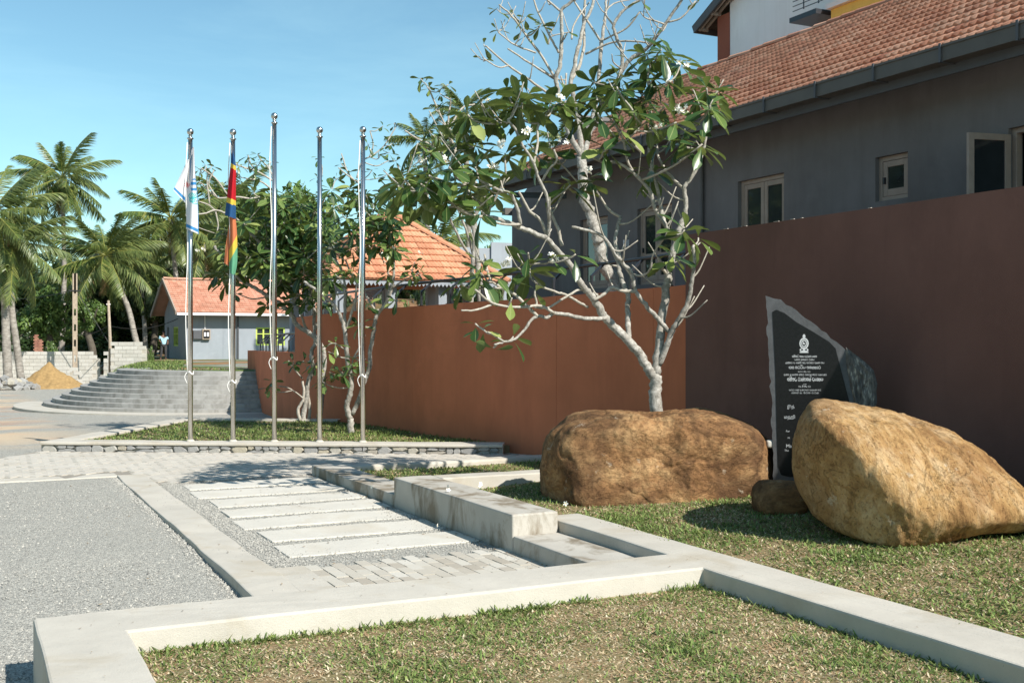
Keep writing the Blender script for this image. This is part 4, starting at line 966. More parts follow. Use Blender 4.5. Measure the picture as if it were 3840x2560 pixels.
boulder('boulder', 'small brown rock wedged between the two large boulders', 1787, 1140, 9.4,
        [((0, 0, 1), .13), ((0, -1, .2), .2), ((-1, 0, 0), .20), ((1, 0, 0), .24), ((0, 1, 0), .2), ((0, 0, -1), .16), ((-.6, -.3, .7), .17)], 6, M['boulder_brown'], [], 15, 4, .02)
boulder('boulder', 'tiny white stone chip between the long boulder and the stele', 1767, 1018, 10.35,
        [((0, 0, 1), .035), ((0, -1, 0), .04), ((-1, 0, 0), .03), ((1, 0, 0), .035), ((0, 1, 0), .04), ((0, 0, -1), .04)], 5, M['conc_strip'], [], 21, 3, .006)
# ================================================================== STELE
SN = np.array([-.66, -.75, 0]); SN /= np.linalg.norm(SN); S0 = at(1778, 1108, 10.3)
def onst(x, y, off=0.0):
    u = (x - CX) / FPX; ray = FW + u * RT + np.array([0, 0, -(y - YH) / FPX]); o = np.array([0, 0, HC])
    t = ((S0 + SN * off - o) @ SN) / (ray @ SN); return o + ray * t
sr = root('stele', S0, 'black granite memorial stele with engraved text leaning behind the boulders', 'monument')
def plate(name, pts, off0, off1, m, jit=0, parent=sr):
    Q = []
    for i in range(len(pts)):
        p, q = np.array(pts[i], float), np.array(pts[(i + 1) % len(pts)], float); n = max(1, int(np.linalg.norm(q - p) / 12)) if jit else 1
        Q += [lerp(p, q, k / n) + (rng.normal(0, jit, 2) if jit else 0) for k in range(n)]
    n = len(Q); base = [onst(*q) for q in Q]; V = [b + SN * off1 for b in base] + [b + SN * off0 for b in base]
    F = [tuple(range(n)), tuple(range(n, 2 * n))[::-1]] + [(i, n + i, n + (i + 1) % n, (i + 1) % n) for i in range(n)]
    return mk(name, V, F, m, parent)
outl = [(1760, 680), (1775, 682), (1792, 690), (1830, 714), (1862, 738), (1900, 765), (1928, 790), (1962, 815), (1985, 831), (2008, 850), (2015, 882), (2012, 940), (2000, 1010), (1985, 1075), (1960, 1120), (1785, 1125), (1777, 1105), (1773, 1000), (1768, 850)]
plate('slab', outl, -.15, 0, M['granite'], 1.4)
inner = [(1774, 716), (1783, 711), (1802, 719), (1830, 740), (1868, 762), (1905, 785), (1919, 800), (1927, 830), (1940, 880), (1953, 930), (1962, 1000), (1955, 1080), (1815, 1095), (1794, 1090), (1787, 1070), (1784, 980), (1781, 850)]
plate('polished_face', inner, .0005, .004, M['granite_polish'])
def broken():
    ol = [(1943, 797), (1962, 812), (1985, 829), (2007, 850), (2014, 882), (2011, 940), (2000, 1010), (1972, 1010), (1966, 940), (1952, 880), (1943, 830)]
    cxy = np.mean(np.array(ol), 0); V = []; F = []; nr = 6; n = len(ol)
    for r in range(nr):
        k = 1 - r / nr
        for p in ol:
            q = cxy + (np.array(p) - cxy) * k; V.append(onst(*q) + SN * (.002 if r == 0 else .008 + .022 * abs(math.sin(q[0] * .21 + q[1] * .07 + r))))
    V.append(onst(*cxy) + SN * .035)
    for r in range(nr - 1):
        for i in range(n): F.append((r*n+i, (r+1)*n+i, (r+1)*n+(i+1) % n, r*n+(i+1) % n))
    for i in range(n): F.append(((nr-1)*n+i, nr*n, (nr-1)*n+(i+1) % n))
    mk('broken_flank', V, F, M['granite_broken'], sr)
broken()
# lettering ------------------------------------------------------
def arc(cx, cy, rx, ry, a0, a1, n=9): return [(cx + rx * math.cos(rad(a)), cy + ry * math.sin(rad(a))) for a in np.linspace(a0, a1, n)]
GL = {
 'ma': [arc(.28, .5, .22, .3, 200, -150), arc(.68, .45, .28, .42, 120, -160)],
 'ha': [arc(.5, .45, .42, .42, 150, -150), arc(.35, .5, .16, .2, 0, 330), arc(.72, .75, .18, .2, 200, -20)],
 'na': [arc(.5, .45, .42, .42, 200, -120), arc(.62, .62, .18, .22, 0, 340)],
 'da': [arc(.45, .55, .38, .36, 60, 300), arc(.62, .25, .25, .28, 60, -200)],
 'ra': [arc(.5, .42, .36, .4, 150, 400), arc(.5, .85, .2, .14, 200, -20)],
 'ja': [arc(.5, .42, .42, .4, 140, 420), arc(.5, .5, .15, .2, 0, 340), arc(.75, .9, .2, .12, 180, 0)],
 'pa': [arc(.5, .5, .42, .42, 110, 430), [(.35, .9), (.35, .6), (.55, .55)]],
 'ka': [arc(.3, .5, .24, .35, 20, 340), arc(.72, .5, .24, .35, 160, -170), [(.5, .1), (.5, .9)]],
 'sa': [arc(.5, .4, .42, .38, 170, 390), arc(.35, .5, .14, .18, 0, 340), arc(.7, .6, .16, .2, -90, 200)],
 'va': [arc(.5, .45, .38, .42, 130, 410), arc(.5, .9, .16, .12, 180, 0)],
 'ya': [arc(.3, .5, .22, .36, 100, 350), arc(.72, .5, .24, .36, 190, 420), [(.5, .15), (.5, .6)]],
 'la': [arc(.5, .45, .42, .42, 120, 400), arc(.55, .5, .2, .24, 20, 300)],
 'aa': [[(.3, .9), (.7, .85), (.7, .2)], arc(.55, .2, .16, .16, 0, -200)],
 'ii': [arc(.5, 1.12, .4, .2, 200, -20)], 'vi': [arc(.4, 1.15, .3, .16, 180, 0)],
}
def strokes(text, x0, x1, yc, h, name='inscription_line', wt=.13):
    toks = text.split(); adv = []; 
    for t in toks: adv.append(.45 if t == '|' else .55 if t == 'aa' else 0 if t in ('ii', 'vi') else 1.05)
    tot = sum(adv); sc = (x1 - x0) / tot; mb = MB(); x = x0
    for t, a_ in zip(toks, adv):
        if t != '|':
            xx = x - (1.05 * sc if a_ == 0 else 0); w = (1.0 if a_ == 0 else a_) * sc
            for st_ in GL[t]:
                Q = [(xx + p[0] * w, yc + h / 2 - p[1] * h) for p in st_]; th = h * wt
                V = []
                for i, q in enumerate(Q):
                    a2, b2 = np.array(Q[max(i - 1, 0)]), np.array(Q[min(i + 1, len(Q) - 1)]); d_ = b2 - a2; d_ = d_ / (np.linalg.norm(d_) + 1e-6); nrm = np.array([-d_[1], d_[0]]) * th / 2
                    V += [onst(*(np.array(q) + nrm), .0055), onst(*(np.array(q) - nrm), .0055)]
                mb.add(V, [(2*i, 2*i+1, 2*i+3, 2*i+2) for i in range(len(Q) - 1)])
        x += a_ * sc
    mb.build(name, M['letter'], sr)
ZX = lambda z: 1745.6 + z * .2811
ZY = lambda z: 661.5 + z * .2811
LN = [('ma ha ii na da | vi na sa ya | da ra sa na | ya ma na', 558, 262, 465, 17), ('ya ma na | la ka sa va | ra ja ya', 584, 282, 443, 15), ('sa ha ka ra | da | pa ja na | vi na da | ma ra ka va | da la ka | pa ya', 610, 208, 525, 15),
      ('ma ma | ka ra va ii ya | na ka sa la aa va', 648, 235, 497, 24), ('ka ra va | ha da | va ra', 682, 310, 413, 11), ('da ka na | sa | la aa na ka | ja na ra | va ma ra sa | ka va ra | da la aa | sa va', 707, 195, 545, 15),
      ('ma ha ii na da | ra aa ja pa ka sa | vi da ya aa la ya', 745, 222, 515, 30), ('la sa', 785, 353, 380, 9), ('va da | ha vi | ha da | va ra', 803, 313, 415, 13), ('pa va ra | ma ha | da na va ma ra | da la ya ka | pa ra', 832, 238, 500, 13), ('ma ka la | vi la | na ra ka | va ra sa', 855, 256, 480, 13)]
for t, yc, a_, b_, h in LN: strokes(t, ZX(a_), ZX(b_), ZY(yc), h * .2811 * 1.0)
def latin(txt, zx, zy, zh):
    cu = bpy.data.curves.new('inscription_line', 'FONT'); cu.body = txt; cu.size = 1; ob = bpy.data.objects.new('tmp', cu); C.objects.link(ob)
    dg = bpy.context.evaluated_depsgraph_get(); me = ob.evaluated_get(dg).to_mesh(); V = np.array([v.co[:] for v in me.vertices]); F = [tuple(p.vertices) for p in me.polygons]
    bpy.data.objects.remove(ob); 
    if not len(V): return
    sc = zh * .2811 / .70
    mk('inscription_line', [onst(ZX(zx) + v[0] * sc, ZY(zy + zh / 2) - v[1] * sc, .0055) for v in V], F, M['letter'], sr)
for t in (('இந்', 222, 968, 22), ('மஹி', 195, 1052, 24), ('For', 212, 1167, 16), ('Mi', 226, 1222, 13), ('Ma', 212, 1288, 28), ('The', 200, 1325, 16)):
    try: latin(*t)
    except Exception as e: print('text', t, e)
def disc(cx, cy, rx, ry, off, m, name='emblem', n=28, fn=None):
    Q = [(cx + rx * math.cos(a) * (fn(a) if fn else 1), cy + ry * math.sin(a) * (fn(a) if fn else 1)) for a in np.linspace(0, 2 * math.pi, n, endpoint=False)]
    mk(name, [onst(*q, off) for q in Q], [tuple(range(n))[::-1]], m, sr)
ex, ey = ZX(360), ZY(452)
disc(ex, ey, 10.6, 13.2, .0050, M['letter'], fn=lambda a: 1 + .02 * math.cos(16 * a)); disc(ex, ey, 7.6, 9.6, .0058, M['granite_polish']); disc(ex, ey, 6.6, 8.4, .0066, M['letter']); disc(ex, ey, 4.6, 5.8, .0074, M['granite_polish'])
disc(ex - .2, ey + .4, 2.9, 2.1, .0082, M['letter'], fn=lambda a: 1 + .25 * math.cos(4 * a + .6)); disc(ex - 1.6, ey - 2.2, 1.5, 1.4, .0084, M['letter'])
disc(ex, ey - 16.5, 3.2, 4.6, .0052, M['letter'], fn=lambda a: 1 + .15 * math.cos(6 * a)); disc(ex, ey + 15.0, 10.4, 5.0, .0049, M['letter'], n=12); disc(ex - 4.6, ey + 14.4, 2.1, 2.4, .0060, M['granite_polish']); disc(ex + 4.6, ey + 14.4, 2.1, 2.4, .0060, M['granite_polish'])
mk('emblem', [onst(ex - 10, ey + 19, .0054), onst(ex + 10, ey + 19, .0054), onst(ex + 10, ey + 21.6, .0054), onst(ex - 10, ey + 21.6, .0054)], [(0, 3, 2, 1)], M['letter'], sr)
# ================================================================== PLUMERIA TREES
def leaf_mesh(seed, curl):
    r = random.Random(seed); ts = [0, .12, .32, .52, .72, .88, 1.0]; hw = [.012, .035, .10, .165, .195, .14, .015]; V = []; uv = []; F = []
    for t, w in zip(ts, hw):
        z = -curl * t * t + .02 * math.sin(t * 5 + seed)
        for s in (-1, 0, 1):
            V.append((t, s * w * (1 + .06 * r.uniform(-1, 1)), z + abs(s) * w * .32)); uv.append((t, .5 + .5 * s))
    for i in range(len(ts) - 1):
        a = 3 * i; F += [(a, a + 3, a + 4, a + 1), (a + 1, a + 4, a + 5, a + 2)]
    return np.array(V), F, np.array(uv)
LEAVES = [leaf_mesh(k, c) for k, c in enumerate((.10, .2, .32, .05))]
LME = [mesh_data('leaf', V, F, M['plu_leaf'], True, None, uv) for V, F, uv in LEAVES]
def flower_mesh(n=4):
    mb = MB()
    for k in range(n):
        c = np.array((random.uniform(-.05, .05), random.uniform(-.05, .05), random.uniform(-.02, .04))); ax = Vector((random.uniform(-.7, .7), random.uniform(-1, .2), random.uniform(.2, 1))).normalized()
        q = ax.to_track_quat('Z', 'Y').to_matrix()
        for p in range(5):
            a = p * 1.2566; R_ = [Vector((0, 0, 0)), Vector((.016 * math.cos(a - .6), .016 * math.sin(a - .6), .006)), Vector((.036 * math.cos(a - .25), .036 * math.sin(a - .25), .012)), Vector((.04 * math.cos(a + .2), .04 * math.sin(a + .2), .008)), Vector((.018 * math.cos(a + .6), .018 * math.sin(a + .6), .004))]
            mb.add([np.array(q @ v) + c for v in R_], [(0, 1, 2, 3, 4)], 0)
        mb.add([np.array(q @ Vector((.009 * math.cos(a), .009 * math.sin(a), .012))) + c for a in np.linspace(0, 5.03, 5)], [(0, 1, 2, 3, 4)], 1)
    return mb
FLM = []
for k in range(3):
    b = flower_mesh(3 + k); FLM.append(mesh_data('blossom', b.V, b.F, [M['petal'], M['petal_eye']], False, b.mi))
def plumeria(label, base, limbs, whorls, flowers, leaf_len, nparts, group='plumeria trees', twig=.012, bare=0):
    """limbs: (points px, depth0, depth1, width0 px, width1 px); whorls: (x, y, depth, leaves, scale)"""
    r = root('plumeria_tree', base, label, 'tree', group); nodes = []; first = True
    for pts, da, db, wa, wb in limbs:
        n = len(pts); P = [at(x, y, lerp(da, db, i / (n - 1))) for i, (x, y) in enumerate(pts)]
        Q = np.array(crom(P, 5)); dm = (da + db) / 2; Q[1:-1] += .10 * wa * dm / FPX / 2 * rng.normal(size=(len(Q) - 2, 3))
        R = np.linspace(wa, wb, len(Q)) * .92 / 2 * dm / FPX * (1 + .035 * rng.normal(size=len(Q)))
        MB().tube(Q, R, 9).build('trunk' if first else 'branch', M['plu_bark'] if wa > 9 else M['plu_twig'], r, True); first = False
        nodes += [(q, rr) for q, rr in zip(Q[2:], R[2:])]
    NP = [n[0] for n in nodes]; NR = [n[1] for n in nodes]
    W = [(at(x, y, d), n, s) for x, y, d, n, s in whorls]
    W.sort(key=lambda w: min(np.linalg.norm(w[0] - p) for p in NP[::3]))
    tw = MB(); leaves = []
    for p, n, s in W:
        A_ = np.array(NP); dv = p - A_; L = np.linalg.norm(dv, axis=1) + np.where(dv[:, 2] < .05, .5, 0) ; k = int(np.argmin(L)); q = A_[k]; D_ = p - q; ln = np.linalg.norm(D_)
        if ln > .04:
            c1_ = q + D_ * .35 + np.array([0, 0, -.10 * ln]) + rng.normal(0, .05 * ln, 3); c2_ = q + D_ * .72 + np.array([0, 0, -.08 * ln]) + rng.normal(0, .04 * ln, 3)
            Q = np.array(crom([q, c1_, c2_, p], 4)); r0 = min(NR[k] * .8, twig * 1.6); R = np.linspace(max(r0, twig * .8), twig * .75, len(Q)); tw.tube(Q, R, 6)
            NP += list(Q[3:-3:2]); NR += list(R[3:-3:2]); a = Q[-1] - Q[-3]; a = a / np.linalg.norm(a)
        else: a = np.array([0, 0, 1.])
        a = a * .6 + np.array([0, 0, .75]) + rng.normal(0, .15, 3); a /= np.linalg.norm(a)
        e1 = np.cross(a, (.3, .8, .1)); e1 /= np.linalg.norm(e1); e2 = np.cross(a, e1); az = random.uniform(0, 6.28)
        for i in range(n):
            t = (i + .5) / n; phi = az + i * 2.399; th = rad(lerp(38, 128, t ** .8) + random.uniform(-14, 14))
            d_ = math.cos(th) * a + math.sin(th) * (math.cos(phi) * e1 + math.sin(phi) * e2); d_ = d_ + np.array([0, 0, -.12]); d_ /= np.linalg.norm(d_)
            nz = a - (a @ d_) * d_; nz = nz / np.linalg.norm(nz) + rng.normal(0, .18, 3); nz -= (nz @ d_) * d_; nz /= np.linalg.norm(nz); yv = np.cross(nz, d_)
            ln_ = leaf_len * s * random.uniform(.75, 1.12) * (.72 if t < .2 else 1); o = p + d_ * .02 - a * (.05 * t)
            leaves.append((o, np.stack([d_, yv, nz], 1) * ln_, random.randrange(4)))
    NN = len(NP)
    for _ in range(bare):
        k = random.randrange(NN // 4, NN); q = NP[k]; ln = random.uniform(.15, .5); a = random.uniform(0, 6.28); D_ = np.array([math.cos(a) * .6, math.sin(a) * .6, random.uniform(.1, 1.0)]); D_ *= ln / np.linalg.norm(D_)
        Q = np.array(crom([q, q + D_ * .4 + np.array([0, 0, -.08 * ln]), q + D_ + np.array([0, 0, .05])], 4)); tw.tube(Q, np.linspace(min(NR[k] * .8, .012), .006, len(Q)), 5)
    if tw.V: tag(tw.build('twigs', M['plu_twig'], r, True), kind='stuff')
    leaves.sort(key=lambda l: np.linalg.norm(l[0] - np.array([0, 0, HC])))
    for o, R, k in leaves[:nparts]:
        inst('leaf', LME[k], Matrix([[*R[i], o[i]] for i in range(3)] + [[0, 0, 0, 1]]), r)
    rest = leaves[nparts:]
    if rest:
        V = []; F = []; U = []; n0 = 0
        for o, R, k in rest:
            V.append(LEAVES[k][0] @ R.T + o); F.append(np.array(LEAVES[k][1]) + n0); U.append(LEAVES[k][2]); n0 += len(LEAVES[k][0])
        tag(mk('leaves', np.concatenate(V), np.concatenate(F), M['plu_leaf'], r, True, None, np.concatenate(U)), kind='stuff')
    for x, y, d in flowers:
        p = at(x, y, d); sc = random.uniform(.65, 1.0); inst('blossom', random.choice(FLM), Matrix.Translation(tuple(p)) @ Matrix.Scale(sc, 4) @ Euler((random.uniform(-.4, .4), 0, random.uniform(0, 6))).to_matrix().to_4x4(), r)
    return r
z6 = lambda L: [(1041.25 + a * .3125, b * .3125) for a, b in L]
z7 = lambda L: [(1041.25 + a * .3125, 490 + b * .3125) for a, b in L]
z5 = lambda L: [(796.25 + a * .2734, 367.5 + b * .2734) for a, b in L]
z4 = lambda L: [(551.25 + a * .2931, 581.9 + b * .2931) for a, b in L]
z3 = lambda L: [(367.5 + a * .2343, 245 + b * .2343) for a, b in L]
dm = 12.0
limbs = [
 ([(1509, 1085), (1508, 1010), (1508, 945), (1505, 900), (1507, 862)], dm, dm, 36, 30),
 (z7([(1487, 1210), (1440, 1150), (1380, 1050), (1290, 940), (1180, 830), (1110, 760), (1060, 670), (1010, 600)]), dm, dm - .25, 26, 18),
 (z7([(1010, 600), (950, 530), (890, 430), (840, 350), (760, 270), (690, 190), (600, 150), (480, 100), (350, 50), (250, 20)]), dm - .25, dm - .7, 17, 10),
 (z7([(1120, 770), (1060, 775), (960, 770), (840, 745), (740, 735), (690, 765), (620, 755), (570, 790), (510, 870), (440, 930), (370, 945), (300, 965)]), dm - .2, dm - .9, 12, 5),
 (z7([(370, 940), (310, 905), (250, 870)]), dm - .85, dm - .9, 5, 4),
 (z7([(620, 755), (560, 700), (460, 600), (380, 560), (270, 480), (228, 300)]), dm - .6, dm - .5, 9, 5),
 (z7([(740, 735), (640, 680), (480, 690), (290, 660), (160, 560)]), dm - .5, dm - 1.0, 8, 5),
 (z7([(290, 665), (200, 700), (130, 715), (60, 712)]), dm - .85, dm - 1.1, 6, 4),
 (z7([(990, 690), (900, 640), (830, 600), (760, 580), (640, 535), (600, 505)]), dm - .2, dm - .6, 7, 5),
 (z7([(1060, 600), (940, 560), (850, 600), (700, 690), (600, 690)]), dm - .2, dm - .5, 7, 5),
 (z7([(1290, 920), (1285, 800), (1280, 700), (1287, 620), (1260, 540), (1220, 430), (1210, 330), (1190, 200), (1205, 120), (1230, 30)]), dm - .1, dm + .3, 14, 9),
 (z7([(1487, 1180), (1500, 1060), (1525, 850), (1545, 700), (1560, 560), (1575, 480), (1590, 400), (1612, 300), (1640, 200), (1680, 80), (1700, 20)]), dm, dm + .25, 24, 14),
 (z7([(1510, 1110), (1560, 1000), (1600, 880), (1640, 810), (1700, 700), (1740, 580), (1760, 450), (1772, 350), (1760, 240)]), dm, dm - .3, 16, 8),
 (z7([(1600, 880), (1580, 860), (1500, 770), (1430, 690), (1340, 570), (1310, 440), (1250, 370), (1190, 300), (1110, 180), (1000, 130), (870, 100)]), dm, dm - .5, 13, 7),
 (z7([(1340, 575), (1240, 570), (1165, 545), (1110, 590), (1030, 640)]), dm - .2, dm - .3, 9, 8),
 (z7([(1310, 450), (1400, 455), (1450, 400), (1470, 300), (1540, 190)]), dm - .2, dm - .5, 6, 4),
 (z7([(1560, 440), (1530, 390), (1505, 325)]), dm + .1, dm, 8, 6),
 (z6([(1700, 1590), (1710, 1480), (1695, 1380), (1740, 1320), (1800, 1220), (1835, 1100), (1860, 980), (1880, 860)]), dm + .25, dm + .1, 12, 7),
 (z6([(1695, 1390), (1630, 1330), (1560, 1250), (1500, 1130), (1500, 1000)]), dm + .2, dm + .6, 8, 5),
 (z6([(1635, 1765), (1560, 1660), (1490, 1560), (1440, 1400), (1330, 1280), (1210, 1200), (1080, 1190), (1000, 1130)]), dm + .1, dm - .4, 11, 6),
 (z6([(1330, 1280), (1280, 1180), (1250, 1040), (1180, 900)]), dm, dm - .2, 7, 5),
 (z6([(1560, 1660), (1535, 1580), (1520, 1500), (1490, 1350), (1440, 1150), (1450, 900), (1440, 700), (1420, 520)]), dm + .15, dm + .5, 10, 6),
 (z6([(1380, 1120), (1260, 1000), (1170, 900)]), dm + .2, dm - .1, 7, 5),
 (z6([(690, 1755), (705, 1660), (700, 1560), (690, 1450), (620, 1300), (590, 1200), (500, 1050), (460, 960), (400, 880)]), dm - .3, dm - .8, 10, 6),
 (z6([(640, 1350), (700, 1250), (760, 1180), (740, 1100)]), dm - .4, dm - .6, 7, 5),
 (z6([(590, 1210), (620, 1050), (620, 940), (660, 850)]), dm - .5, dm - .4, 7, 5),
 (z6([(480, 1668), (490, 1620), (430, 1440), (340, 1400), (200, 1330)]), dm - .6, dm - 1.0, 10, 6),
 (z6([(250, 1560), (330, 1420), (380, 1290), (380, 1180)]), dm - .6, dm - .8, 7, 5),
 (z7([(690, 170), (640, 50), (560, -20), (480, -160)]), dm - .3, dm - .5, 9, 6),
 (z7([(800, 240), (770, 120), (720, 0), (700, -60)]), dm - .25, dm - .3, 9, 7),
]
wh_ = []
def addw(L, d0, sp, n0, n1, s0=.85, s1=1.1):
    for x, y in L: wh_.append((x, y, d0 + random.uniform(-sp, sp), random.randint(n0, n1), random.uniform(s0, s1)))
addw(z6([(410, 780), (545, 690), (395, 660), (660, 815), (830, 740), (1030, 610), (1060, 830), (1200, 640), (1290, 690), (1240, 570), (1420, 400), (1530, 365), (1600, 400), (1590, 590), (1480, 560), (1400, 720), (1670, 470), (1560, 780),
         (1640, 900), (1800, 700), (1890, 780), (1955, 660), (1860, 650), (1660, 1060), (1430, 890), (1440, 1240), (1240, 960), (1120, 1090), (990, 1310), (860, 1360), (720, 1120), (550, 1060), (620, 1150), (380, 1130),
         (170, 1240), (170, 1060), (60, 1180), (200, 870), (100, 840), (60, 920), (30, 1040), (290, 1400), (300, 880), (500, 870), (900, 860), (1320, 820), (1700, 950), (1830, 1060), (1080, 720), (760, 760), (480, 760)]), dm - .2, .55, 9, 14)
addw(z7([(1700, 120), (480, 400), (200, 440), (40, 500), (560, 400)]), dm - .6, .2, 8, 11)
addw(z7([(1620, 290), (1800, 180), (1610, 330)]), dm - .2, .1, 4, 6)
addw(z7([(210, 345), (600, 560), (430, 620), (550, 290), (740, 320), (220, 845), (440, 905), (295, 985), (900, 300), (160, 810)]), dm - .8, .15, 2, 4, .7, .95)
addw(z5([(600, 90), (690, 130), (500, 250), (680, 320), (830, 320), (1080, 60), (1170, 230), (920, 150), (990, 230), (1130, 430), (540, 300), (490, 160), (860, 60), (760, 200), (620, 200), (1040, 300), (420, 190)]), dm - .9, .5, 9, 13)
fl_ = [(p[0], p[1], dm - .75) for p in z6([(540, 960), (350, 1040), (350, 1070), (810, 1045), (1000, 1255), (1500, 935), (1680, 800), (1660, 820), (1690, 480), (300, 1225), (790, 720), (235, 760)]) + z7([(400, 350), (380, 370), (725, 315), (740, 350)]) + z5([(620, 10), (660, 15), (830, 5), (1240, 55)])]
plumeria('big pale-barked plumeria with dense leaf rosettes rising behind the long brown boulder', at(1509, 1080, dm), limbs, wh_, fl_, .30, 300, bare=75)
# ---- tall, nearly bare one on the terrace
db = 15.9
limbs = [
 ([(1408, 740), (1408, 690), (1410, 645), (1390, 615), (1376, 568), (1369, 537), (1354, 490), (1341, 455), (1337, 400), (1336, 360)], db, db, 34, 24),
 (z6([(945, 1150), (880, 1040), (840, 940), (800, 800), (770, 680), (755, 580), (785, 480), (795, 350), (797, 220), (795, 80), (850, 30), (900, -20)]), db, db - .3, 15, 7),
 (z6([(945, 1150), (930, 1000), (900, 800), (880, 700), (865, 590), (900, 450), (930, 300), (960, 180), (1020, 50), (1035, -60)]), db, db + .2, 15, 7),
 (z6([(865, 590), (920, 500), (960, 330), (957, 150), (975, -40)]), db + .1, db + .4, 9, 6),
 (z6([(950, 1150), (985, 1040), (1010, 940), (1055, 700), (1072, 520), (1090, 330), (1105, 200), (1120, 50), (1125, -60)]), db, db + .3, 14, 6),
 (z6([(1010, 940), (1120, 760), (1200, 600), (1240, 480), (1230, 360), (1190, 250), (1180, 180), (1250, 80), (1370, 0), (1420, -40)]), db, db - .2, 11, 6),
 (z6([(1215, 560), (1300, 440), (1420, 360), (1500, 260), (1590, 130), (1680, 0), (1710, -50)]), db, db - .5, 11, 6),
 (z6([(1580, 165), (1680, 130), (1780, 10)]), db - .4, db - .5, 5, 4), (z6([(740, 580), (600, 490), (400, 360)]), db, db - .5, 6, 4), (z6([(760, 730), (560, 590), (400, 480), (240, 340)]), db, db - .6, 7, 4),
 (z6([(400, 485), (330, 495), (220, 430)]), db - .4, db - .6, 4, 3), (z6([(745, 575), (640, 400), (540, 270), (430, 120), (340, 40)]), db - .1, db - .6, 7, 4), (z6([(775, 390), (700, 250), (610, 60), (590, -20)]), db - .1, db, 6, 4),
 (z6([(605, 390), (450, 330), (330, 240)]), db - .3, db - .6, 5, 3), (z6([(1080, 300), (980, 150), (900, 30), (880, -30)]), db + .2, db + .3, 6, 4), (z6([(1105, 295), (1270, 210), (1370, 90)]), db + .2, db, 5, 4),
 (z6([(970, 400), (1150, 320), (1300, 305), (1510, 330)]), db + .2, db - .2, 6, 4), (z6([(795, 90), (700, 10), (660, -40)]), db, db, 6, 4), (z6([(1175, 185), (1120, 100), (1180, 30), (1300, 0)]), db, db + .2, 5, 3),
 (z6([(870, 290), (880, 200), (950, 80), (1000, 20)]), db, db + .3, 5, 3), (z6([(700, 330), (720, 270), (850, 240)]), db, db, 4, 3), (z6([(830, 540), (820, 640), (790, 560)]), db, db, 5, 4),
]
wh_ = []; addw(z6([(650, 170), (640, 190)]), db - .4, .05, 5, 7, .8, .9)
addw(z6([(335, 35), (320, 70), (440, 90), (500, 215), (345, 215), (530, 130), (225, 325), (215, 425), (545, 650), (1370, 85), (1165, 400), (1500, 255), (530, 260), (840, 240), (1800, 15), (1400, 0), (320, 215)]), db - .4, .15, 1, 4, .6, .8)
plumeria('tall almost leafless plumeria rising above the tiled roof from behind the wall', at(1408, 745, db), limbs, wh_, [], .26, 300, twig=.009, bare=40)
# ---- twin-stem one on the terrace left of it
d4 = 19.0
limbs = [(z5([(1125, 1420), (1125, 1200), (1120, 1050), (1105, 900), (1090, 760), (1075, 640), (1085, 480), (1120, 330), (1080, 180)]), d4, d4, 17, 9), (z5([(1040, 1420), (1045, 1200), (1050, 1000), (1065, 800), (1070, 640), (1040, 500), (960, 330)]), d4 - .2, d4 - .5, 13, 8),
 (z5([(1060, 830), (980, 720), (900, 560), (830, 410)]), d4 - .2, d4 - .9, 8, 5), (z5([(1060, 780), (1020, 640), (960, 470), (880, 310)]), d4 - .2, d4 - .7, 7, 5),
 ([(1090, 470), (1060, 400), (1040, 330), (1010, 260), (985, 205)], d4, d4 - .3, 8, 4), ([(1050, 380), (1030, 300), (1035, 230)], d4, d4, 6, 4), ([(1060, 400), (1000, 340), (960, 320), (930, 300)], d4, d4 - .4, 6, 4), ([(1030, 300), (1060, 250), (1090, 240)], d4, d4 + .3, 5, 4)]
wh_ = []
addw([(965, 180), (985, 200), (1030, 195), (1010, 215), (1000, 250), (1035, 225), (975, 190)], d4 - .2, .2, 4, 7, .55, .8)
addw([(985, 300), (1010, 310), (960, 330), (1000, 340), (1040, 300), (1060, 270), (975, 350), (1030, 340), (950, 380), (985, 385), (1060, 330), (1090, 300)], d4 - .4, .4, 6, 10, .7, .95)
plumeria('slim twin-stemmed plumeria on the terrace left of the grey wing', at(1082, 755, d4), limbs, wh_, [(1025, 365, d4 - .6), (967, 372, d4 - .6)], .27, 300, twig=.01)
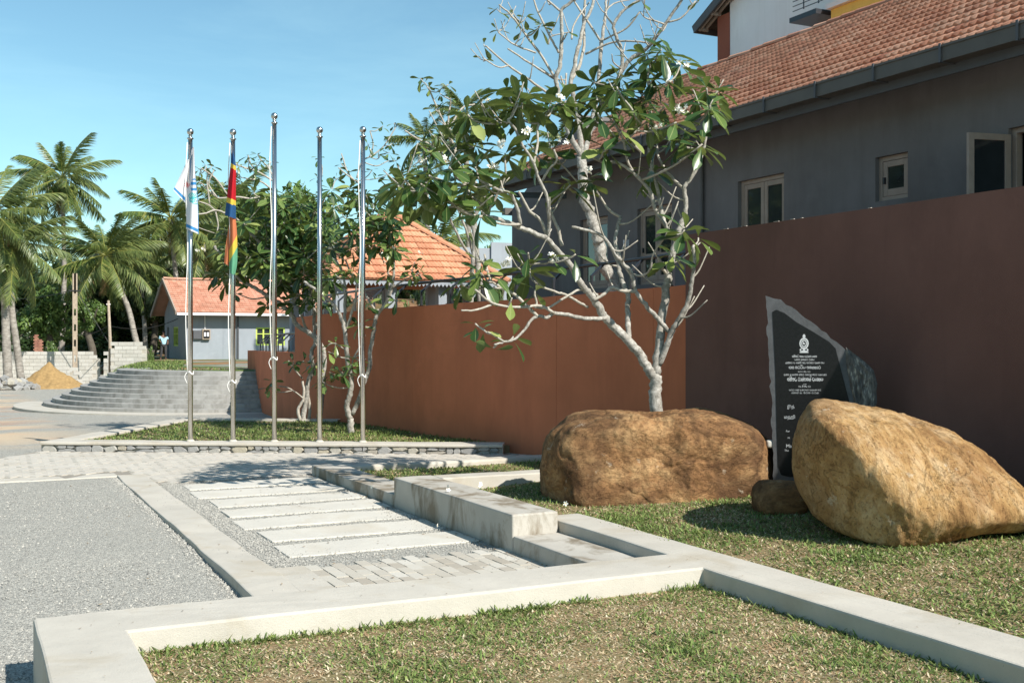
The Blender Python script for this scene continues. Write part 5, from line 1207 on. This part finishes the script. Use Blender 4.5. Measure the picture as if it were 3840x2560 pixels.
# ---- forked one behind the right-hand flagpoles
d2_ = 19.2
limbs = [(z4([(872, 1440), (870, 1380), (868, 1290)]), d2_, d2_, 17, 16), (z4([(866, 1300), (838, 1200), (860, 1100), (872, 980), (845, 860), (838, 760), (825, 640), (800, 530), (760, 430), (690, 360), (600, 290), (500, 220)]), d2_, d2_ - .5, 15, 6),
 (z4([(880, 1260), (930, 1150), (970, 1020), (1015, 890), (1020, 780), (1040, 650), (1060, 520), (1085, 470)]), d2_, d2_ - .1, 12, 10), (z4([(1085, 470), (1150, 380), (1190, 270), (1205, 150), (1200, 0), (1180, -120), (1130, -240), (1080, -330)]), d2_ - .1, d2_ - .3, 9, 4),
 (z4([(1075, 475), (1000, 350), (960, 290), (880, 180), (830, 60)]), d2_, d2_ + .2, 6, 4), (z4([(828, 640), (822, 500), (822, 400), (822, 250), (790, 130), (750, 50), (700, -80)]), d2_, d2_ + .4, 9, 4),
 (z4([(835, 600), (870, 480), (905, 380), (910, 300), (930, 150), (960, 0)]), d2_, d2_ - .3, 8, 4), (z4([(850, 770), (740, 705), (690, 720), (640, 770)]), d2_, d2_ - .6, 4, 3), (z4([(870, 960), (890, 820), (960, 700), (980, 640)]), d2_ - .1, d2_ - .4, 5, 3),
 (z4([(890, 820), (930, 800), (985, 830)]), d2_ - .2, d2_ - .4, 4, 3), (z4([(1190, 270), (1254, 230), (1330, 190), (1400, 150)]), d2_ - .2, d2_ - .3, 4, 3), (z4([(1160, 360), (1170, 200), (1150, 80)]), d2_, d2_ + .3, 5, 3),
 (z3([(1950, 750), (1860, 690), (1750, 600)]), d2_, d2_ - .3, 4, 3), (z3([(1900, 720), (1840, 640), (1800, 530), (1780, 460)]), d2_, d2_, 4, 3), (z3([(1930, 700), (1980, 540), (2080, 480), (2200, 380), (2330, 170)]), d2_, d2_ + .3, 4, 3), (z3([(2050, 500), (2090, 380), (2060, 240)]), d2_, d2_, 3, 3)]
wh_ = []
addw(z4([(930, 830), (700, 930), (640, 1000), (750, 700), (690, 770), (800, 930), (870, 870), (740, 240), (1000, 400), (1220, 360), (1150, 150), (620, 240), (930, 560), (780, 920)]), d2_ - .3, .3, 6, 10, .7, .95)
def reg(x0, x1, y0, y1, n): return [(random.uniform(x0, x1), random.uniform(y0, y1)) for _ in range(n)]
addw(reg(760, 910, 430, 570, 40), d2_, .9, 8, 13, .9, 1.15); addw(reg(740, 850, 560, 660, 8), d2_, .8, 6, 11, .8, 1.1); addw(reg(880, 985, 570, 640, 6), d2_, .5, 4, 7, .7, .9)
addw([(783, 375), (800, 395), (770, 410), (880, 290), (905, 283), (900, 330), (870, 350), (855, 390), (890, 400), (910, 370), (845, 330), (895, 350), (920, 420)], d2_, .4, 3, 6, .5, .75)
plumeria('forked plumeria on the plinth lawn between the two right-hand flagpoles', at(807, 1002, d2_), limbs, wh_, [(965, 583, d2_ - .4), (762, 570, d2_ - .5)], .27, 300, twig=.009)
# ---- many-stemmed one with the wide crown
d3 = 21.9
limbs = [(z4([(490, 1330), (510, 1200), (525, 1100), (530, 1020), (570, 900), (560, 780), (590, 700), (580, 560), (580, 430), (560, 300), (540, 150)]), d3, d3, 13, 7), (z4([(470, 1310), (455, 1220), (500, 1130), (490, 1000)]), d3 - .1, d3 - .1, 9, 6), (z4([(540, 1310), (545, 1180), (520, 1050), (550, 930)]), d3 + .1, d3, 9, 6),
 (z4([(620, 1300), (650, 1000), (660, 820), (620, 700), (540, 620), (450, 560), (400, 480), (330, 410), (250, 350), (150, 290), (60, 240), (-20, 180), (-110, 60), (-200, -60)]), d3, d3 - .6, 15, 7),
 (z4([(500, 1140), (440, 1090), (370, 1050), (305, 1040)]), d3 - .1, d3 - .5, 4, 3), (z4([(490, 980), (420, 900), (380, 840)]), d3, d3 - .3, 4, 3), (z4([(540, 640), (500, 540), (460, 420), (420, 330)]), d3, d3 - .3, 8, 4),
 (z4([(250, 350), (200, 240), (120, 120), (60, -40)]), d3 - .3, d3, 8, 5), (z4([(560, 430), (480, 330), (380, 270), (300, 160)]), d3, d3 + .4, 6, 4), (z4([(590, 600), (640, 430), (640, 250), (600, 100), (640, -60)]), d3, d3 + .3, 7, 4),
 (z3([(850, 1210), (760, 1110), (640, 1045), (540, 1015), (430, 1050), (250, 1060)]), d3 - .3, d3 - 1.2, 6, 3), (z3([(540, 1015), (470, 960), (380, 930)]), d3 - .8, d3 - 1, 4, 3), (z3([(1000, 880), (890, 900), (750, 885), (560, 890), (430, 770), (380, 740)]), d3 - .3, d3 - 1, 5, 3),
 (z3([(560, 890), (480, 760), (530, 620)]), d3 - .8, d3 - .8, 4, 3), (z3([(490, 970), (460, 720), (480, 650)]), d3 - .8, d3 - 1, 4, 3), (z3([(660, 860), (560, 720), (490, 660), (400, 600)]), d3 - .6, d3 - .8, 4, 3), (z3([(1130, 850), (1000, 740), (830, 700)]), d3, d3 - .3, 5, 3),
 (z3([(1130, 740), (960, 640), (780, 580), (700, 540)]), d3, d3 - .3, 5, 3), (z3([(1120, 720), (1070, 610), (990, 520), (960, 470)]), d3, d3, 4, 3), (z3([(940, 620), (890, 560), (865, 480)]), d3, d3, 4, 3), (z3([(1055, 610), (1090, 540)]), d3, d3, 3, 3),
 (z3([(1130, 1000), (1120, 900), (1125, 760), (1100, 680)]), d3, d3, 7, 5), (z3([(540, 1010), (570, 1150), (560, 1220)]), d3 - .8, d3 - .8, 4, 3), (z3([(1580, 900), (1575, 760), (1590, 600), (1550, 500)]), d3 + .2, d3, 4, 3), (z3([(850, 1210), (980, 1330), (1100, 1450)]), d3 - .3, d3 - .2, 7, 8)]
wh_ = []
addw(reg(500, 755, 510, 650, 72), d3 - .2, 1.1, 9, 14, 1.0, 1.3); addw(reg(560, 770, 440, 540, 34), d3, .9, 8, 13, .95, 1.25); addw(reg(600, 750, 640, 720, 14), d3, .7, 6, 10, .85, 1.1)
addw(reg(520, 560, 600, 720, 4), d3 - .6, .3, 6, 9, .85, 1.0)
addw(z4([(420, 850), (500, 840), (560, 860), (250, 1000), (230, 1050), (590, 870)]), d3 - .3, .3, 4, 8, .7, .95)
addw(z3([(380, 740), (450, 570), (510, 580), (385, 610), (960, 470), (990, 525), (1090, 540), (800, 580), (870, 560), (865, 480), (940, 560), (930, 620), (1550, 495), (1540, 690), (760, 560), (250, 1060)]), d3 - .4, .4, 3, 6, .45, .65)
plumeria('many-stemmed plumeria with wide bushy crown behind the left-hand flagpoles', at(700, 985, d3), limbs, wh_, [(455, 575, d3 - .9), (468, 572, d3 - .9), (640, 525, d3 - .8)], .30, 300, twig=.010)
# fallen blossoms
fb = flower_mesh(1); fme = mesh_data('fallen_blossom', fb.V, fb.F, [M['petal'], M['petal_eye']], False, fb.mi)
for x, y, z in ((1100, 1119, .3), (1108, 1117, .3), (1105, 1124, .3), (1025, 1118, .31), (1035, 1129, .305), (1153, 1151, .26), (1305, 1160, .3), (1005, 1211, .01), (856, 1120, .13)):
    p = gp(x, y, z); o = bpy.data.objects.new('fallen_blossom', fme); C.objects.link(o); o.location = (p[0], p[1], z + .02); o.rotation_euler = (random.uniform(-.5, .5), random.uniform(-.5, .5), random.uniform(0, 6)); o.scale = (.6,) * 3
    tag(o, 'single white plumeria blossom fallen on the ground near the stepped wall', 'blossom', 'fallen plumeria blossoms')
# ================================================================== COCONUT PALMS
def frond_mesh(L, droop, seed, dry=False, n=66):
    r = random.Random(seed); mb = MB(); P = []
    for i in range(13):
        t = i / 12; P.append(np.array((L * (t - .10 * droop * t * t * t), .05 * math.sin(3 * t + seed), L * (-.5 * droop * t ** 2.1))))
    mb.tube(P, np.linspace(.045, .008, 13), 5, 1)
    Q = np.array(P); ss = np.linspace(0, 1, 13)
    for k in range(n):
        t = .16 + .83 * (k + .5) / n; p = np.array([np.interp(t, ss, Q[:, j]) for j in range(3)]); tn = np.array([np.interp(min(t + .05, 1), ss, Q[:, j]) - np.interp(t - .05, ss, Q[:, j]) for j in range(3)]); tn /= np.linalg.norm(tn)
        ll = L * .26 * math.sin(math.pi * (.12 + .83 * t)) ** .6 * r.uniform(.85, 1.1)
        for s in (-1, 1):
            sd = np.array((0, s, 0)); up = np.cross(tn, sd) * s; o = tn * .55 + sd * r.uniform(.5, .95) + np.array((0, 0, -1)) * r.uniform(.3, 1.0); o /= np.linalg.norm(o)
            m = p + o * ll * .5; e = p + o * ll * .92 + np.array((0, 0, -ll * r.uniform(.12, .35))); w = tn * .03 * L / 4
            mb.add([p - w, p + w, m + w * 1.1, m - w * 1.1, e], [(0, 1, 2, 3), (3, 2, 4)], 0)
    return mesh_data('frond', mb.V, mb.F, [M['palm_dry'] if dry else M['palm_leaf'], M['palm_rib']], False, mb.mi)
FR = [frond_mesh(4.6, dr, k) for k, dr in enumerate((.35, .6, .85, .5, .75))]; FRD = [frond_mesh(3.6, 1.2, 11, True, 30)]
nut = MB().lathe([(.02, -.13), (.09, -.09), (.12, 0), (.10, .08), (.03, .13)], (0, 0, 0), 8); nut_me = mesh_data('coconut', nut.V, nut.F, plain('coconut_green', (.22, .22, .05), .6), True)
def palm(label, crown_px, base_px, d, n=20, sc=1.0, bend=.3, lo=-45, hi=80, dd=0, seed=0, w=.15):
    rr = random.Random(seed); cr = at(*crown_px, d); bs = at(*base_px, d + dd); bs[2] = min(bs[2], zg(bs[1]) + .4 if bs[0] < 9 else .6)
    r = root('coconut_palm', bs, label, 'palm tree', 'coconut palms behind the block wall')
    mid = (cr + bs) / 2 + np.array([bend, 0, 0]); Q = np.array(crom([bs, lerp(bs, mid, .5), mid, lerp(mid, cr, .5), cr], 10)); R = np.linspace(w * 1.15, w * .72, len(Q)) * (1 + .06 * np.sin(np.arange(len(Q)) * 2.4))
    MB().tube(Q, R, 9).build('trunk', M['palm_bark'], r, True)
    for k in range(n):
        t = (k + .5) / n; el = rad(lerp(hi, lo, t ** .8) + rr.uniform(-9, 9)); az = k * 2.399 + rr.uniform(-.3, .3) + seed; s = sc * rr.uniform(.85, 1.1) * (.8 if t < .12 else 1)
        Mx = Matrix.Translation(tuple(cr + np.array([0, 0, .1]))) @ Matrix.Rotation(az, 4, 'Z') @ Matrix.Rotation(-el, 4, 'Y') @ Matrix.Rotation(rr.uniform(-.5, .5), 4, 'X') @ Matrix.Scale(s, 4)
        inst('frond', FR[rr.randrange(5)] if t < .97 else FRD[0], Mx, r)
    for k in range(2):
        inst('dry_frond', FRD[0], Matrix.Translation(tuple(cr - np.array([0, 0, .1]))) @ Matrix.Rotation(rr.uniform(0, 6), 4, 'Z') @ Matrix.Rotation(rad(62), 4, 'Y') @ Matrix.Scale(sc * .7, 4), r)
    for k in range(6):
        a = k * 1.05; inst('coconut', nut_me, Matrix.Translation(tuple(cr + np.array([.3 * math.cos(a), .3 * math.sin(a), -.25 - .1 * (k % 2)]))) @ Matrix.Scale(sc, 4), r)
palm('large coconut palm with long sweeping fronds cut by the left edge', (-18, 492), (18, 868), 56, 32, .84, .2, -50, 82, 0, 1, .2)
palm('coconut palm trunk just right of the leftmost one, crown tangled with it', (22, 560), (48, 868), 57, 24, .78, -.15, -55, 70, 0, 5, .17)
palm('tallest coconut palm with straight slim trunk and round open crown', (144, 412), (140, 800), 74, 30, .78, .15, -55, 85, 0, 2, .17)
palm('leaning coconut palm with low crown between the tallest palm and the house', (242, 590), (322, 790), 67, 30, .82, .3, -48, 82, 0, 3, .17)
palm('coconut palm rising behind the gable of the small house', (392, 505), (405, 800), 72, 30, .8, .2, -50, 84, 0, 4, .17)
palm('coconut palm half hidden behind the white flag', (470, 560), (462, 800), 76, 18, .85, .1, -45, 75, 0, 6, .16)
palm('short coconut palm between the leaning palm and the house gable', (318, 600), (335, 790), 80, 20, .9, .1, -45, 80, 0, 12, .16)
palm('coconut palm with drooping fronds behind the concrete pole', (186, 640), (190, 800), 82, 20, .9, .1, -45, 80, 0, 13, .16)
palm('coconut palm between the white flag and the multi-coloured flag', (520, 470), (520, 800), 88, 20, .95, .1, -45, 80, 0, 14, .16)
palm('coconut palm showing its crown above the twin-stemmed plumeria', (1068, 262), (1075, 700), 52, 20, .42, .1, -45, 82, 0, 7, .15)
palm('distant coconut palm peeking over the far end of the tiled roof', (1290, 330), (1290, 700), 66, 18, .5, .1, -45, 82, 0, 8, .15)
palm('coconut palm crown left of the twin-stemmed plumeria', (975, 325), (985, 700), 58, 18, .48, .1, -45, 80, 0, 9, .15)
palm('low coconut palm behind the pavilion roof', (1010, 560), (1010, 700), 50, 18, .6, .1, -35, 80, 0, 10, .15)
# ================================================================== BROADLEAF TREES
def crown_mesh(name, mat, seed, n=8000, leaf=.062, nc=26):
    r = np.random.default_rng(seed); c = r.normal(size=(nc, 3)); c /= np.linalg.norm(c, axis=1)[:, None]; c *= r.uniform(.25, .78, (nc, 1)); c[:, 2] *= .85; rad_ = r.uniform(.2, .36, nc)
    k = r.integers(0, nc, n); d = r.normal(size=(n, 3)); d /= np.linalg.norm(d, axis=1)[:, None]; P = c[k] + d * (rad_[k] * r.uniform(.55, 1.08, n) ** .5)[:, None]
    nrm = d + r.normal(0, .55, (n, 3)) + np.array([0, 0, .4]); nrm /= np.linalg.norm(nrm, axis=1)[:, None]; a = np.cross(nrm, r.normal(size=(n, 3))); a /= np.linalg.norm(a, axis=1)[:, None]; b = np.cross(nrm, a)
    s = leaf * r.uniform(.6, 1.4, (n, 1)); V = np.stack([P - a * s, P - b * s * .5, P + a * s, P + b * s * .5], 1).reshape(-1, 3); F = np.arange(4 * n).reshape(n, 4)
    return mesh_data(name, V, F, mat)
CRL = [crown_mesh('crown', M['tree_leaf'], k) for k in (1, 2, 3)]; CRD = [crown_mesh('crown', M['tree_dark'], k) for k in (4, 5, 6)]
def btree(label, px_, top, d, wpx, hfrac, dark, k, group='trees behind the palms', cat='tree', name='broadleaf_tree'):
    t = at(px_, top, d); w = wpx * d / FPX / 2; g = zg(t[1]) if t[0] < 9.6 else .5; h = t[2] - g; rv = h * hfrac / 2
    r = root(name, (t[0], t[1], g), label, cat, group); tp = [(t[0], t[1], g - .3), (t[0] + .2, t[1], g + h * .3), (t[0] - .1, t[1], g + h * .55), (t[0], t[1], t[2] - rv)]
    mb = MB().tube(crom(tp, 4), np.linspace(.28, .12, 13), 8)
    for q in range(5): a = q * 1.3; mb.tube(crom([tp[2], (t[0] + .35 * w * math.cos(a), t[1] + .35 * w * math.sin(a), g + h * .68), (t[0] + .7 * w * math.cos(a), t[1] + .7 * w * math.sin(a), g + h * .8)], 4), np.linspace(.12, .03, 9), 6)
    mb.build('trunk', M['tree_bark'], r, True)
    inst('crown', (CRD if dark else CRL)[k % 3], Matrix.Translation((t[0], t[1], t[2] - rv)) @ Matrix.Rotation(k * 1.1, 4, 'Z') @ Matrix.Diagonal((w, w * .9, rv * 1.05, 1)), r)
bt = [('dark broadleaf tree behind the leftmost palm', -20, 525, 86, 300, .95, 1), ('bright green bushy tree behind the concrete pole', 110, 640, 70, 150, .75, 0), ('dark tree behind the trunk of the tallest palm', 190, 575, 84, 230, .95, 1),
      ('small bright tree right of the concrete pole', 205, 668, 66, 90, .5, 0), ('dark tree behind the leaning palm', 300, 520, 88, 280, .97, 1), ('dark tree left of the small house gable', 350, 560, 82, 180, .95, 1), ('dark tall tree behind the small house roof', 440, 465, 92, 260, .97, 1), ('dark tree behind the multi-coloured flag', 545, 465, 94, 260, .97, 1),
      ('light green domed tree behind the tallest flagpole', 655, 385, 84, 240, .75, 0), ('light green tree right of the tallest flagpole', 725, 430, 90, 170, .8, 0), ('light green tree behind the bare left branches', 545, 395, 88, 190, .7, 0), ('green tree behind the rightmost flagpole', 850, 480, 80, 190, .9, 0),
      ('dark tree behind the pavilion apex', 960, 440, 72, 200, .95, 1), ('light green tree right of the pavilion apex', 1045, 520, 60, 150, .85, 0), ('light green tree beside the grey wing', 1115, 540, 64, 120, .8, 0), ('pale small tree just left of the grey wing corner', 1150, 610, 56, 70, .7, 0), ('dark tree filling the gap left of the leftmost palm', -120, 600, 80, 240, .95, 1)]
for k, b in enumerate(bt): btree(*b, k)
for k, (x, y, d, w) in enumerate(((20, 745, 78, 160), (110, 735, 82, 160), (200, 740, 80, 170), (290, 735, 84, 170), (370, 720, 90, 150), (470, 700, 98, 220), (600, 690, 98, 240), (740, 660, 92, 240), (900, 640, 76, 200), (-60, 740, 78, 160))):
    btree(['dark undergrowth bush at the far left behind the block wall', 'dark undergrowth bush behind the sand heap', 'dark undergrowth bush behind the concrete pole', 'dark undergrowth bush behind the thin wooden pole', 'dark bush left of the small house', 'dark bush behind the small house gable', 'dark bush behind the middle of the small house roof', 'dark bush behind the right end of the small house', 'dark bush behind the pavilion', 'dark bush beyond the left edge'][k], x, y, d, w, 1.05, 1, k, 'undergrowth behind the wall', 'bush', 'bush')
btree('creeper-covered bush at the end of the block wall beside the house door', 345, 785, 62, 26, 1.0, 0, 2, 'undergrowth behind the wall', 'bush', 'bush')
btree('small leafy plant at the foot of the brick pier', 118, 775, 62, 46, 1.0, 0, 1, 'undergrowth behind the wall', 'bush', 'bush')
# trees on the far side of the drive, left of the view (the window panes and poles mirror them)
for k, (x_, y_, h_, w_) in enumerate(((-29, 4, 11, 6), (-24, 50, 15, 8), (-26, 20, 10, 5.5), (-22, 37, 14, 7.5), (-27, -6, 12, 6.5), (-30, 64, 15, 9), (-30, -17, 12, 7))):
    r = root('broadleaf_tree', (x_, y_, zg(y_)), ['tree across the drive level with the near kerb, left of the view', 'tallest tree across the drive, left of the view', 'smallest tree across the drive, left of the view', 'tree across the drive level with the flagpoles, left of the view', 'tree across the drive behind the camera', 'tree across the drive near the round steps, left of the view', 'last tree across the drive far behind the camera'][k], 'tree', 'trees across the drive')
    mb = MB().tube(crom([(x_, y_, zg(y_) - .3), (x_ + .2, y_, h_ * .25), (x_, y_, h_ * .6)], 6), np.linspace(.35, .15, 13), 8); mb.build('trunk', M['tree_bark'], r, True)
    inst('crown', CRD[k % 3], Matrix.Translation((x_, y_, h_ * .56)) @ Matrix.Rotation(k * 1.3, 4, 'Z') @ Matrix.Diagonal((w_, w_, h_ * .48, 1)), r)
# shrubs below the pavilion
btree('leafy shrub in front of the pavilion columns', 925, 675, 27, 60, 1.0, 0, 0, 'undergrowth behind the wall', 'bush', 'bush'); btree('leafy shrub under the pavilion near the grey wing', 1150, 700, 27, 50, 1.0, 0, 1, 'undergrowth behind the wall', 'bush', 'bush')
for k, (x, y, d, w, l) in enumerate(((870, 655, 40, 70, 'dark bush on the earth bank seen through the left of the pavilion'), (960, 650, 41, 80, 'dark bush on the earth bank seen through the middle of the pavilion'), (1080, 645, 41, 90, 'dark bush on the earth bank seen through the right of the pavilion'), (790, 640, 42, 110, 'dark bush on the earth bank behind the forked plumeria'), (1140, 610, 40, 60, 'green bush on the earth bank beside the grey wing'))):
    btree(l, x, y, d, w, 1.0, k != 4, k, 'undergrowth behind the wall', 'bush', 'bush')
# ================================================================== BLOCK WALL, POLES, HEAPS
def blocks(label, xa, xb, d, z0, z1, missing=()):
    a, b = at(xa, 800, d), at(xb, 800, d); a[2] = b[2] = 0; L = np.linalg.norm(b - a); u = (b - a) / L; nv = np.array([-u[1], u[0], 0]); r = root('block_wall', (a[0], a[1], z0), label, 'wall', 'cement block walls by the drive')
    m = MB().box(0, .385, 0, .15, 0, .185); me = mesh_data('block', m.V, m.F, M['block']); rows = int((z1 - z0) / .2); cols = int(L / .4)
    core = MB().obox((a + b) / 2 + nv * .075 + np.array([0, 0, (z0 + z1 - .45) / 2]), u * L / 2, nv * .06, (0, 0, (z1 - z0 - .45) / 2)); core.build('mortar', M['conc'], r)
    for j in range(rows):
        for i in range(cols):
            if (i, rows - 1 - j) in missing: continue
            p = a + u * (i * .4 + (.2 if j % 2 else 0) + random.uniform(-.008, .008)) - nv * random.uniform(0, .012) + np.array([0, 0, z0 + j * .2])
            inst('block', me, Matrix([[u[0], nv[0], 0, p[0]], [u[1], nv[1], 0, p[1]], [0, 0, 1, p[2]], [0, 0, 0, 1]]), r)
blocks('low whitewashed block wall behind the sand heap', -60, 228, 60, -.72, 1.15); blocks('whitewashed block wall between the concrete pole and the taller wall', 238, 258, 59.5, -.72, 1.15)
blocks('taller block wall beside the grassy bank', 254, 336, 57, -.6, 1.72)
blocks('short block pier standing in front of the concrete pole', 160, 178, 57, -.7, .5)
ep = at(172, 840, 58); r = root('utility_pole', (ep[0], ep[1], -.68), 'slotted concrete utility pole standing in the block wall', 'pole'); ztop = HC + 152 / FPX * 58
mb = MB(); mb.box(ep[0] - .12, ep[0] - .05, ep[1] - .09, ep[1] + .09, -.7, ztop); mb.box(ep[0] + .05, ep[0] + .12, ep[1] - .09, ep[1] + .09, -.7, ztop); z = -.7
while z < ztop - .3: mb.box(ep[0] - .05, ep[0] + .05, ep[1] - .085, ep[1] + .085, z, z + .45 if z < ztop - 2.4 else ztop); z += .8
mb.build('shaft', M['wood_pole'], r); MB().bar((ep[0] - .3, ep[1] - .1, ztop - .9), (ep[0] + .3, ep[1] - .1, ztop - .9), .06).build('crossarm', M['wire'], r)
tp = at(253, 785, 57.5); r = root('thin_pole', (tp[0], tp[1], -.6), 'thin leaning wooden pole at the end of the block wall', 'pole'); tt = at(249, 690, 57.5)
MB().tube([(tp[0], tp[1], -.6), tuple(tp), tuple(tt)], [.09, .085, .06], 8).build('shaft', M['wood_pole'], r, True); MB().tube([tuple(tt - np.array([.1, 0, .2])), tuple(tt + np.array([.1, 0, -.2]))], .03, 5).build('insulator', M['white_wall'], r)
def wire(label, a, b, sag, rr=.018):
    a, b = np.array(a), np.array(b); o = MB().tube([lerp(a, b, t) + np.array([0, 0, -sag * 4 * t * (1 - t)]) for t in np.linspace(0, 1, 16)], rr, 4).build('cable', M['wire']); tag(o, label, 'cable', 'overhead cables')
etop = np.array([ep[0], ep[1], ztop - .8]); ttop = np.array([tt[0], tt[1], tt[2] - 1.3])
wire('stay wire slanting down from the concrete pole', etop, at(252, 790, 58), 0); wire('cable between the concrete pole and the thin pole', at(174, 770, 58) + np.array([0, 0, 0]), ttop + np.array([0, 0, 0]), .15)
wire('cable from the thin pole to the small house', ttop, (hx, hy + 3, 3.0), .35); wire('cable leaving the top of the concrete pole to the left', etop, at(-80, 668, 66), .5)
def heap(name, label, px_, py_, d, w, dp, h, mat, seed, sharp=1.0, rough=.03):
    c = at(px_, py_, d); c[2] = zg(c[1]) - .02; n = 46; V = []; F = []
    xs = np.linspace(-1, 1, n); X, Y = np.meshgrid(xs, xs); rr = np.sqrt(X**2 + Y**2); P = np.stack([X.ravel(), Y.ravel(), 0 * X.ravel()], 1)
    Z = np.clip(1 - rr.ravel() + .10 * fbm(P, 2.6, 3, seed), 0, 1); Z = h * (Z ** sharp) * (1 + .12 * fbm(P, 4, 3, seed + 1)) + rough * fbm(P, 16, 3, seed + 2) * (Z > .02); Z[rr.ravel() > .98] = -.05
    i = np.arange((n - 1) * n).reshape(n - 1, n)[:, :-1].ravel(); F = np.stack([i, i + 1, i + 1 + n, i + n], 1)
    o = mk(name, np.stack([c[0] + P[:, 0] * w, c[1] + P[:, 1] * dp, c[2] + Z], 1), F, mat, None, True); return tag(o, label, 'heap')
heap('sand_heap', 'conical heap of yellow sand in front of the block wall', 112, 872, 55, 1.7, 1.6, 1.15, M['sand'], 2, .95, .05)
rh = root('rubble_heap', at(12, 880, 53), 'heap of grey broken rock at the left edge', 'heap'); rl = np.array(rh.location)
for k in range(46):
    a = random.uniform(0, 6.28); q = random.uniform(0, 1) ** .7; s = random.uniform(.12, .3); p = np.array([rl[0] + 1.5 * q * math.cos(a), rl[1] + 1.1 * q * math.sin(a), zg(rl[1]) + .55 * (1 - q) + .05])
    bm = bmesh.new(); bmesh.ops.create_icosphere(bm, subdivisions=1, radius=s); V = np.array([v.co[:] for v in bm.verts]) * rng.uniform(.65, 1.2, (len(bm.verts), 1)) * np.array([1, 1, .75]); F = [[v.index for v in f.verts] for f in bm.faces]; bm.free()
    mk('rock', V + p, F, M['rubble'], rh)
# rubble at the foot of the walls
for k in range(14):
    p = at(random.uniform(195, 250), 0, random.uniform(55, 57)); s = random.uniform(.08, .2); bm = bmesh.new(); bmesh.ops.create_icosphere(bm, subdivisions=1, radius=s); V = np.array([v.co[:] for v in bm.verts]) * rng.uniform(.65, 1.2, (len(bm.verts), 1)); F = [[v.index for v in f.verts] for f in bm.faces]; bm.free()
    o = mk('rubble_stone', V + np.array([p[0], p[1], zg(p[1]) + s * .5]), F, M['rubble']); tag(o, 'loose stone of the rubble strewn along the foot of the block wall', 'stone', 'rubble along the block wall')
bp = at(88, 800, 64); r = root('brick_pier', (bp[0], bp[1], -.7), 'broken red brick pier behind the block wall', 'pier'); bm_ = MB().box(-.115, .105, -.11, .11, 0, .078); bme = mesh_data('brick', bm_.V, bm_.F, stone_mat('brick_red', [(0, (.30, .10, .06)), (.5, (.38, .14, .08)), (1, (.45, .2, .12))]))
for j in range(30):
    for i in range(2 if j < 27 else 1): inst('brick', bme, Matrix.Translation((bp[0] - .12 + .24 * i + (.03 if j % 2 else -.03), bp[1], -.7 + .09 * j)), r)
MB().box(bp[0] - .2, bp[0] + .2, bp[1] + .0, bp[1] + .09, -.7, 1.7).build('mortar', M['conc'], r)
# ================================================================== PERSON by the small house
def person():
    p = at(376, 830, 66.0); gz_ = tz(p[1]); base = np.array([p[0], p[1], gz_]); r = root('person', base, 'person in pale blue shirt and dark trousers standing by the small house door', 'person')
    def skin(name, joints, edges, radii, mat, parent, rootv=0):
        me = bpy.data.meshes.new(name); me.from_pydata([tuple(j) for j in joints], edges, []); me.materials.append(mat); o = bpy.data.objects.new(name, me); C.objects.link(o); o.parent = parent
        o.modifiers.new('skin', 'SKIN'); 
        if not me.skin_vertices: me.skin_vertices.new()
        for i, rr_ in enumerate(radii): me.skin_vertices[0].data[i].radius = (rr_, rr_) if np.isscalar(rr_) else rr_; me.skin_vertices[0].data[i].use_root = (i == rootv)
        s = o.modifiers.new('sub', 'SUBSURF'); s.levels = 2; s.render_levels = 2; o.modifiers['skin'].use_smooth_shade = True; return o
    sk = plain('skin_brown', (.16, .085, .055), .6, .08); sh_ = plain('shirt_pale_blue', (.36, .58, .68), .85, .1); tr_ = plain('trousers_dark', (.05, .048, .05), .85, .1); hr = plain('hair_black', (.012, .01, .01), .6)
    J = [(0, 0, .92), (0, 0, 1.12), (0, 0, 1.36), (0, 0, 1.46), (0, 0, 1.54), (0, -.02, 1.66), (.19, 0, 1.36), (.24, .03, 1.10), (.22, -.08, .88), (-.19, 0, 1.36), (-.25, .02, 1.12), (-.16, -.14, 1.02), (.10, 0, .88), (.11, -.03, .48), (.11, .02, .08), (.12, -.14, .03), (-.10, 0, .88), (-.13, .02, .48), (-.17, .06, .08), (-.19, -.10, .03)]
    Ed = [(0, 1), (1, 2), (2, 3), (3, 4), (4, 5), (2, 6), (6, 7), (7, 8), (2, 9), (9, 10), (10, 11), (0, 12), (12, 13), (13, 14), (14, 15), (0, 16), (16, 17), (17, 18), (18, 19)]
    Rr = [.12, .115, .12, .055, .075, .085, .055, .042, .035, .055, .042, .035, .075, .055, .042, .04, .075, .055, .042, .04]
    b = skin('body', J, Ed, Rr, sk, r)
    skin('shirt', [(0, 0, .86), (0, 0, 1.12), (0, 0, 1.38), (.2, 0, 1.36), (.235, .02, 1.18), (-.2, 0, 1.36), (-.24, .02, 1.2)], [(0, 1), (1, 2), (2, 3), (3, 4), (2, 5), (5, 6)], [.15, .145, .14, .075, .065, .075, .065], sh_, r, 1)
    skin('trousers', [(0, 0, .95), (.10, 0, .86), (.11, -.03, .48), (.11, .02, .10), (-.10, 0, .86), (-.13, .02, .48), (-.17, .06, .10)], [(0, 1), (1, 2), (2, 3), (0, 4), (4, 5), (5, 6)], [.135, .10, .078, .07, .10, .078, .07], tr_, r)
    mb = MB().lathe([(.06, -.02), (.088, .02), (.09, .06), (.07, .10), (.02, .125)], (base[0], base[1] + .01, base[2] + 1.60), 12); mb.build('hair', hr, r, True)
person()
